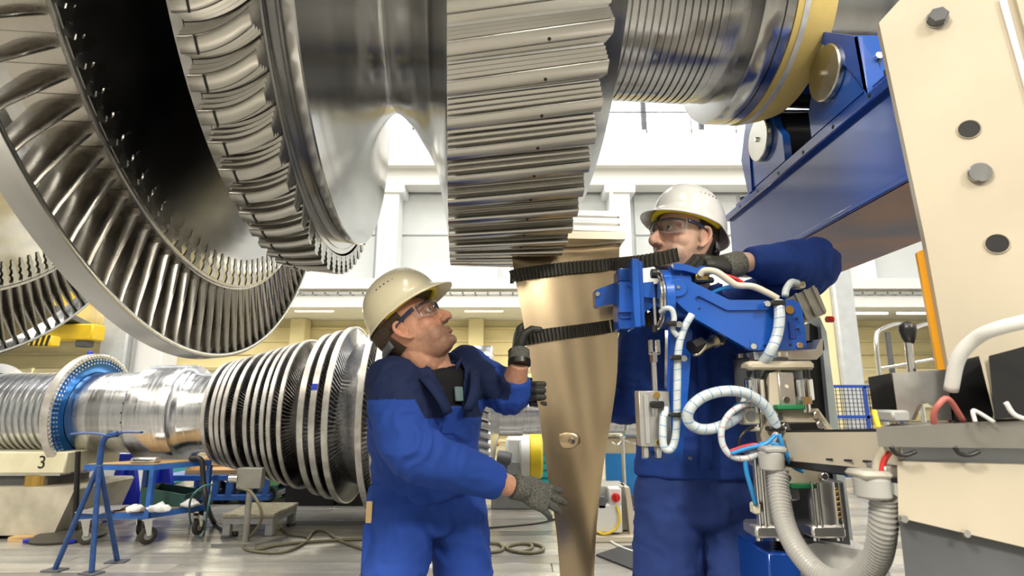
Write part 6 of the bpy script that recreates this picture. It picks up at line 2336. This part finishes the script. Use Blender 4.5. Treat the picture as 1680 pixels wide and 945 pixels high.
# jacket
jk = MB()
torso_rings(jk, [tr_row(703, 806, 1.90, .185, .135), tr_row(700, 770, 1.89, .178, .130), tr_row(698, 720, 1.86, .186, .135), tr_row(702, 668, 1.83, .198, .135), tr_row(706, 622, 1.82, .178, .110), tr_row(706, 598, 1.81, .105, .078)])
limb(jk, [shR, shR * .5 + elR * .5 + V((-.012, 0, .0)), elR, elR * .5 + wrR * .5 + V((0, 0, -.004)), elR * .13 + wrR * .87], [.086, .078, .073, .062, .046])
limb(jk, [shL, (shL + elL) / 2, elL, elL * .45 + wrL * .55], [.076, .070, .064, .050])
co, no, fs = fuse(jk, .0065, 5, .5)
no_j = no.copy()
co = wrinkle(co, no, [(elR, (wrR - elR), .042, .12, .010), ((shR + elR) / 2, (.5, .2, -1), .06, .13, .009), (P(700, 770, 1.78), (.25, 0, 1), .06, .15, .010), (shR, (1, .2, -.4), .055, .11, .008), (elL, (elL - shL), .04, .09, .010), (P(770, 640, 1.85), (.4, 0, 1), .05, .12, .007)], .0058, 1.0)
co_j = co.copy()
fcn = face_centres(co, fs)
# which faces are the open front (removed), which the dark yoke
ctr = np.array(P(706, 640, 1.82))
rel = fcn - ctr
al_ = rel @ np.array(lf)
af = rel @ np.array(fr)
az = rel[:, 2]
dR, tR = seg_dist(fcn, shR, elR)
dL2, _ = seg_dist(fcn, elR, wrR)
dLL, _ = seg_dist(fcn, shL, elL)
open_ = (af > .02) & (np.abs(al_ - .015) < np.clip(.012 + .056 * (az + .075) / .16, 0, .08)) & (az > -.075) & (np.abs(al_) < .10)
sleeve = ((dR < .098) & (al_ < -.155)) | (dL2 < .09) | ((dLL < .1) & (al_ > .11))
yoke = ((az > -.085) & (~sleeve)) | ((dR < .11) & (tR < .16) & (dL2 > .1)) | ((az > -.03) & (al_ < .17))
mi = np.where(yoke, 1, 0)
keep = ~open_
fs2 = [f for f, k in zip(fs, keep) if k]
jo = emit_mesh(co, fs2, 'jacket', [CLOTH_B, CLOTH_N], pl, 'royal blue work jacket with dark navy yoke', mi=mi[keep].tolist(), solid=.005)
# black shirt under the open jacket
ts = MB()
torso_rings(ts, [tr_row(703, 800, 1.895, .165, .115), tr_row(698, 720, 1.86, .170, .118), tr_row(702, 668, 1.83, .178, .118), tr_row(706, 622, 1.82, .155, .098), tr_row(706, 603, 1.81, .085, .072)])
co, no, fs = fuse(ts, .007, 3)
emit_mesh(wrinkle(co, no, [], .004, 4.0), fs, 't_shirt', [TSHIRT], pl)
# collar and lapels
nk = P(705, 600, 1.808)


def strip(name, pts, wid, mt, parent, th=.004, hint=None):
    """cloth band: pts = list of (point, direction across the band)"""
    m = MB()
    rings = []
    for p, a in pts:
        p, a = V(p), V(a)
        rings.append([p, p + a * wid])
    m.add([q for r in rings for q in r], [(2 * i, 2 * i + 2, 2 * i + 3, 2 * i + 1) for i in range(len(rings) - 1)])
    o = build(m, name, mt, parent, sharp=180)
    s_ = o.modifiers.new('thickness', 'SOLIDIFY')
    s_.thickness = th
    s_.offset = 0
    return o


cl_ = []
for k in range(25):
    a = -2.6 + 5.2 * k / 24      # open at the front
    d = lf * sin(a) - fr * cos(a)
    base = nk + lf * (.098 * sin(a)) - fr * (.082 * cos(a)) + V((0, 0, -.012 - .035 * max(0, -cos(a))))
    cl_.append((base, (V((0, 0, 1)) * .85 - d * .10 + (d * .25 if abs(a) > 1.9 else V())).normalized()))
strip('collar', cl_, .048, CLOTH_N, jo, .006)
for s_ in (-1, 1):
    lp = []
    for k in range(9):
        t = k / 8
        p = nk + fr * (.098 + .052 * sin(t * 2.0)) + lf * (s_ * (.078 - .060 * t) + .012) + V((0, 0, -.02 - .115 * t))
        lp.append((p + fr * .004, (lf * s_ * .9 - V((0, 0, .25)) + fr * .05).normalized()))
    strip('lapel', lp, .034, CLOTH_N, jo, .006)
# pocket flap with grey-green tab on the chest
JCO, JNO = co_j, no_j


def surf(u, v):
    r = ray(u, v).normalized()
    o_ = np.array((0, 0, CZ))
    d = JCO - o_
    t = d @ np.array(r)
    off = np.linalg.norm(d - t[:, None] * np.array(r), axis=1)
    i_ = np.where(off < .012)[0]
    k_ = i_[np.argmin(t[i_])] if len(i_) else np.argmin(off)
    nn = V(JNO[k_])
    x_ = V((0, 0, 1)).cross(nn).normalized()
    z_ = nn.cross(x_)
    return V(JCO[k_]), Matrix(((x_.x, nn.x, z_.x), (x_.y, nn.y, z_.y), (x_.z, nn.z, z_.z)))


pk = P(757, 645, 1.70)
pq = pk
_p, _r = surf(748, 692)
build(MB().box(_p, (.075, .006, .085), _r, .0028), 'chest_pocket', CLOTH_B, jo)
_p, _r = surf(757, 644)
build(MB().box(_p, (.030, .008, .045), _r, .002), 'pocket_tab', mat('grey_green_tab', (.16, .24, .25), .8), jo)
_p, _r = surf(750, 668)
build(MB().box(_p, (.080, .010, .022), _r, .003), 'pocket_flap', CLOTH_N, jo)
# trousers
hipR, hipL = P(662, 815, 1.84), P(742, 818, 1.95)
kR, kL = P(646, 975, 1.74), P(768, 985, 1.88)
aR, aL = V((kR.x - .03, kR.y + .12, .12)), V((kL.x + .05, kL.y + .14, .12))
tq = MB()
torso_rings(tq, [tr_row(703, 786, 1.895, .168, .118), tr_row(703, 820, 1.90, .178, .130), tr_row(704, 850, 1.90, .170, .125), tr_row(704, 868, 1.90, .12, .09)])
limb(tq, [hipR, (hipR * .5 + kR * .5), kR, kR * .5 + aR * .5, aR], [.112, .098, .088, .080, .078])
limb(tq, [hipL, (hipL * .5 + kL * .5), kL, kL * .5 + aL * .5, aL], [.110, .094, .086, .080, .078])
co, no, fs = fuse(tq, .008, 4)
co = wrinkle(co, no, [(P(704, 850, 1.8), (1, 0, .6), .06, .13, .008), (kR, (0, 0, 1), .06, .15, .008), (kL, (0, 0, 1), .06, .15, .008), (P(745, 840, 1.85), (.7, 0, 1), .07, .15, .008)], .0068, 7.0)
tro = emit_mesh(co, fs, 'trousers', [CLOTH_B], pl, 'royal blue work trousers')
# folding rule pocket on the outer thigh
rp_ = P(606, 840, 1.74)
build(MB().box(rp_, (.018, .012, .06), None, .001), 'folding_rule', mat('rule_wood', (.80, .58, .30), .5, color2=(.72, .5, .25), scale=20), tro)
build(MB().box(P(603, 905, 1.745), (.03, .03, .16), None, .006), 'rule_pocket', CLOTH_B, tro)
boot(pl, aR, (.75, -.65, 0))
boot(pl, aL, (.8, -.6, 0))
# gloves
# right hand lies on the blade with spread fingers
tip = P(930, 832, 1.80)
hd_ = (P(930, 836, 1.80) - P(843, 799, 1.735)).normalized()
co, fs = hand(+1, P(856, 801, 1.748), hd_, (-.10, -1, .35), ((22, 12, 8), (14, 12, 8), (16, 14, 10), (22, 18, 12)), (.75, .35, -.75), .10, 1.02)
g1 = emit_mesh(co, fs, 'glove', [KNIT], pl, 'grey melange glove resting on the blade')
cuff(pl, g1, P(842, 798, 1.730), P(862, 803, 1.752), .036, .035)
# left hand grips the blade's edge from behind, thumb in front
co, fs = hand(-1, P(851, 579, 1.785), (.02, .72, .70), (-1, -.05, 0), ((35, 35, 25), (38, 38, 28), (40, 38, 28), (42, 38, 28)), (.78, .55, -.55), .0, .98, tpts=((.016, .026, -.004), (.036, .050, -.014), (.050, .062, -.040), (.050, .060, -.066)))
g2 = emit_mesh(co, fs, 'glove', [GLOVE], pl, 'dark glove gripping the blade edge with the thumb')
cuff(pl, g2, P(852, 594, 1.775), P(851, 575, 1.790), .034, .034)
wt = MB()
wt.tube([P(852, 599, 1.772), P(852, 591, 1.777)], .0365, n=24)
build(wt, 'watch_strap', BLACK, pl)

# ================= the standing worker on the right =================
pr_ = thing('person', 'worker in blue overalls and white hard hat standing behind the manipulator', 'person', (P(1150, 900, 1.92).x, 1.92, 0))
eR, yR = RAD(13), RAD(24)
fwd = V((-cos(eR) * cos(yR), -cos(eR) * sin(yR), sin(eR)))
M0 = frame((0, 0, 0), fwd)
nose = P(1068, 394, 1.665)
hc = nose - (M0.to_3x3() @ (V((.122, 0, -.030)) * HS))
MR = frame(hc, fwd)
lf = V((.96, -.20, 0)).normalized()
fr = V((-.20, -.96, 0)).normalized()
shR, elR, wrR = P(1062, 522, 1.93), P(1034, 660, 1.985), P(922, 650, 1.935)
shL, elL, wrL = P(1216, 510, 1.86), P(1338, 434, 1.79), P(1214, 430, 1.665)


def rr_row(u, v, y, hw, hd):
    return (P(u, v, y), lf, fr, hw, hd)


body = MB()
head_parts(body, MR)
limb(body, [MR @ V((-.030, 0, -.02)), MR @ (V((-.034, 0, -.08)) * HS), P(1132, 468, 1.82), P(1134, 500, 1.87)], [.062, .060, .064, .085])
torso_rings(body, [rr_row(1142, 790, 1.93, .15, .10), rr_row(1140, 690, 1.92, .155, .10), rr_row(1138, 580, 1.90, .17, .105), rr_row(1136, 515, 1.885, .15, .085), rr_row(1135, 490, 1.87, .08, .06)])
limb(body, [shR, (shR + elR) / 2, elR, (elR + wrR) / 2, wrR], [.055, .048, .044, .040, .030])
limb(body, [shL, (shL + elL) / 2, elL, (elL + wrL) / 2, wrL], [.055, .048, .044, .040, .030])
co, no, fs = fuse(body, .0030, 4, .5)
inv = np.array(MR.inverted())
L = (co @ inv[:3, :3].T + inv[:3, 3]) / HS
colr = head_color(L, (.72, .46, .34), (.30, .22, .40), (.13, .085, .06))
bodyR = emit_mesh(co, fs, 'body', [SKIN], pr_, 'fair face with dark stubble along the jaw', colors=colr)
make_head_extras(pr_, bodyR, MR, mat('white_helmet', (.82, .82, .81), .25, coat=.3), 'white hard hat', mat('dark_hair', (.03, .02, .014), .7, var=.3, scale=90, bump=.6, bscale=400), 0.0, (0, 0, .014))
jk = MB()
torso_rings(jk, [rr_row(1144, 778, 1.93, .205, .145), rr_row(1143, 740, 1.93, .198, .140), rr_row(1140, 670, 1.92, .190, .135), rr_row(1138, 580, 1.90, .200, .138), rr_row(1136, 520, 1.885, .180, .110), rr_row(1135, 488, 1.87, .10, .080)])
limb(jk, [shR, (shR + elR) / 2, elR, elR * .5 + wrR * .5], [.086, .078, .072, .055])
limb(jk, [shL, (shL + elL) / 2 + V((0, 0, -.01)), elL, elL * .5 + wrL * .5, elL * .10 + wrL * .90], [.084, .078, .080, .068, .043])
co, no, fs = fuse(jk, .0065, 5)
co = wrinkle(co, no, [(elL, (wrL - elL), .05, .14, .011), ((elL + wrL) / 2, (1, .3, .4), .06, .12, .008), (elR, (0, 0, 1), .045, .12, .010), (P(1140, 720, 1.8), (.3, 0, 1), .08, .18, .008)], .0060, 11.0)
jo = emit_mesh(co, fs, 'jacket', [CLOTH_D], pr_, 'blue work jacket', solid=0)
pla = []
for k in range(9):
    t = k / 8
    p = P(1143 + 6 * t, 545 + 225 * t, 1.745)
    pla.append((p, V((1, -.1, 0))))
strip('front_placket', pla, .035, CLOTH_D, jo, .006)
nk = P(1135, 482, 1.868)
cl_ = []
for k in range(25):
    a = -2.7 + 5.4 * k / 24
    d = lf * sin(a) - fr * cos(a)
    cl_.append((nk + lf * (.095 * sin(a)) - fr * (.082 * cos(a)) + V((0, 0, -.012 - .03 * max(0, -cos(a)))), (V((0, 0, 1)) * .85 - d * .10 + (d * .25 if abs(a) > 1.9 else V())).normalized()))
strip('collar', cl_, .048, CLOTH_D, jo, .006)
hipR, hipL = P(1098, 812, 1.93), P(1206, 812, 1.92)
kR, kL = P(1094, 985, 1.90), P(1218, 985, 1.88)
aR, aL = V((kR.x - .02, kR.y + .08, .12)), V((kL.x + .03, kL.y + .08, .12))
tq = MB()
torso_rings(tq, [rr_row(1148, 745, 1.93, .17, .12), rr_row(1148, 800, 1.93, .195, .138), rr_row(1150, 838, 1.93, .19, .135), rr_row(1150, 858, 1.93, .13, .10)])
limb(tq, [hipR, hipR * .5 + kR * .5, kR, kR * .5 + aR * .5, aR], [.115, .108, .100, .088, .085])
limb(tq, [hipL, hipL * .5 + kL * .5, kL, kL * .5 + aL * .5, aL], [.118, .112, .102, .090, .085])
co, no, fs = fuse(tq, .008, 4)
co = wrinkle(co, no, [(P(1150, 850, 1.8), (1, 0, .5), .07, .15, .008), (kR, (.2, 0, 1), .08, .2, .006), (kL, (-.2, 0, 1), .08, .2, .006)], .0062, 17.0)
tro = emit_mesh(co, fs, 'trousers', [CLOTH_T], pr_, 'dull blue work trousers')
build(MB().box(P(1256, 882, 1.79), (.07, .012, .085), Matrix.Rotation(-.2, 3, 'Y'), .003), 'thigh_pocket', CLOTH_T, tro)
build(MB().box(P(1258, 898, 1.782), (.062, .006, .010), Matrix.Rotation(-.2, 3, 'Y'), .002), 'pocket_trim', mat('grey_green_tab', (.16, .24, .25), .8), tro)
boot(pr_, aR, (-.25, -1, 0))
boot(pr_, aL, (.1, -1, 0))
# left hand closed round the grip
co, fs = hand(-1, P(1194, 438, 1.655), (-1, -.35, .10), (.10, -.55, .9), ((55, 75, 50), (60, 78, 50), (62, 78, 50), (64, 76, 50)), (.75, .40, -.60), .0, 1.12)
g3 = emit_mesh(co, fs, 'glove', [GLOVE], pr_, 'black glove closed round the grip')
cuff(pr_, g3, P(1214, 432, 1.668), P(1186, 439, 1.648), .039, .039)
# right hand reaches behind the blade; four fingers show round its left edge
co, fs = hand(+1, P(911, 648, 1.899), (-1, -.40, .03), (-.4, 1, .0), ((62, 58, 35), (62, 58, 35), (62, 58, 35), (66, 58, 35)), (.4, .9, -.3), .0, 1.0, tpts=((.018, .026, 0), (.045, .040, .006), (.070, .044, .010), (.09, .044, .012)))
g4 = emit_mesh(co, fs, 'glove', [GLOVE], pr_, 'grey glove whose fingers curl round the blade edge')
cuff(pr_, g4, P(930, 648, 1.928), P(906, 648, 1.902), .036, .034)
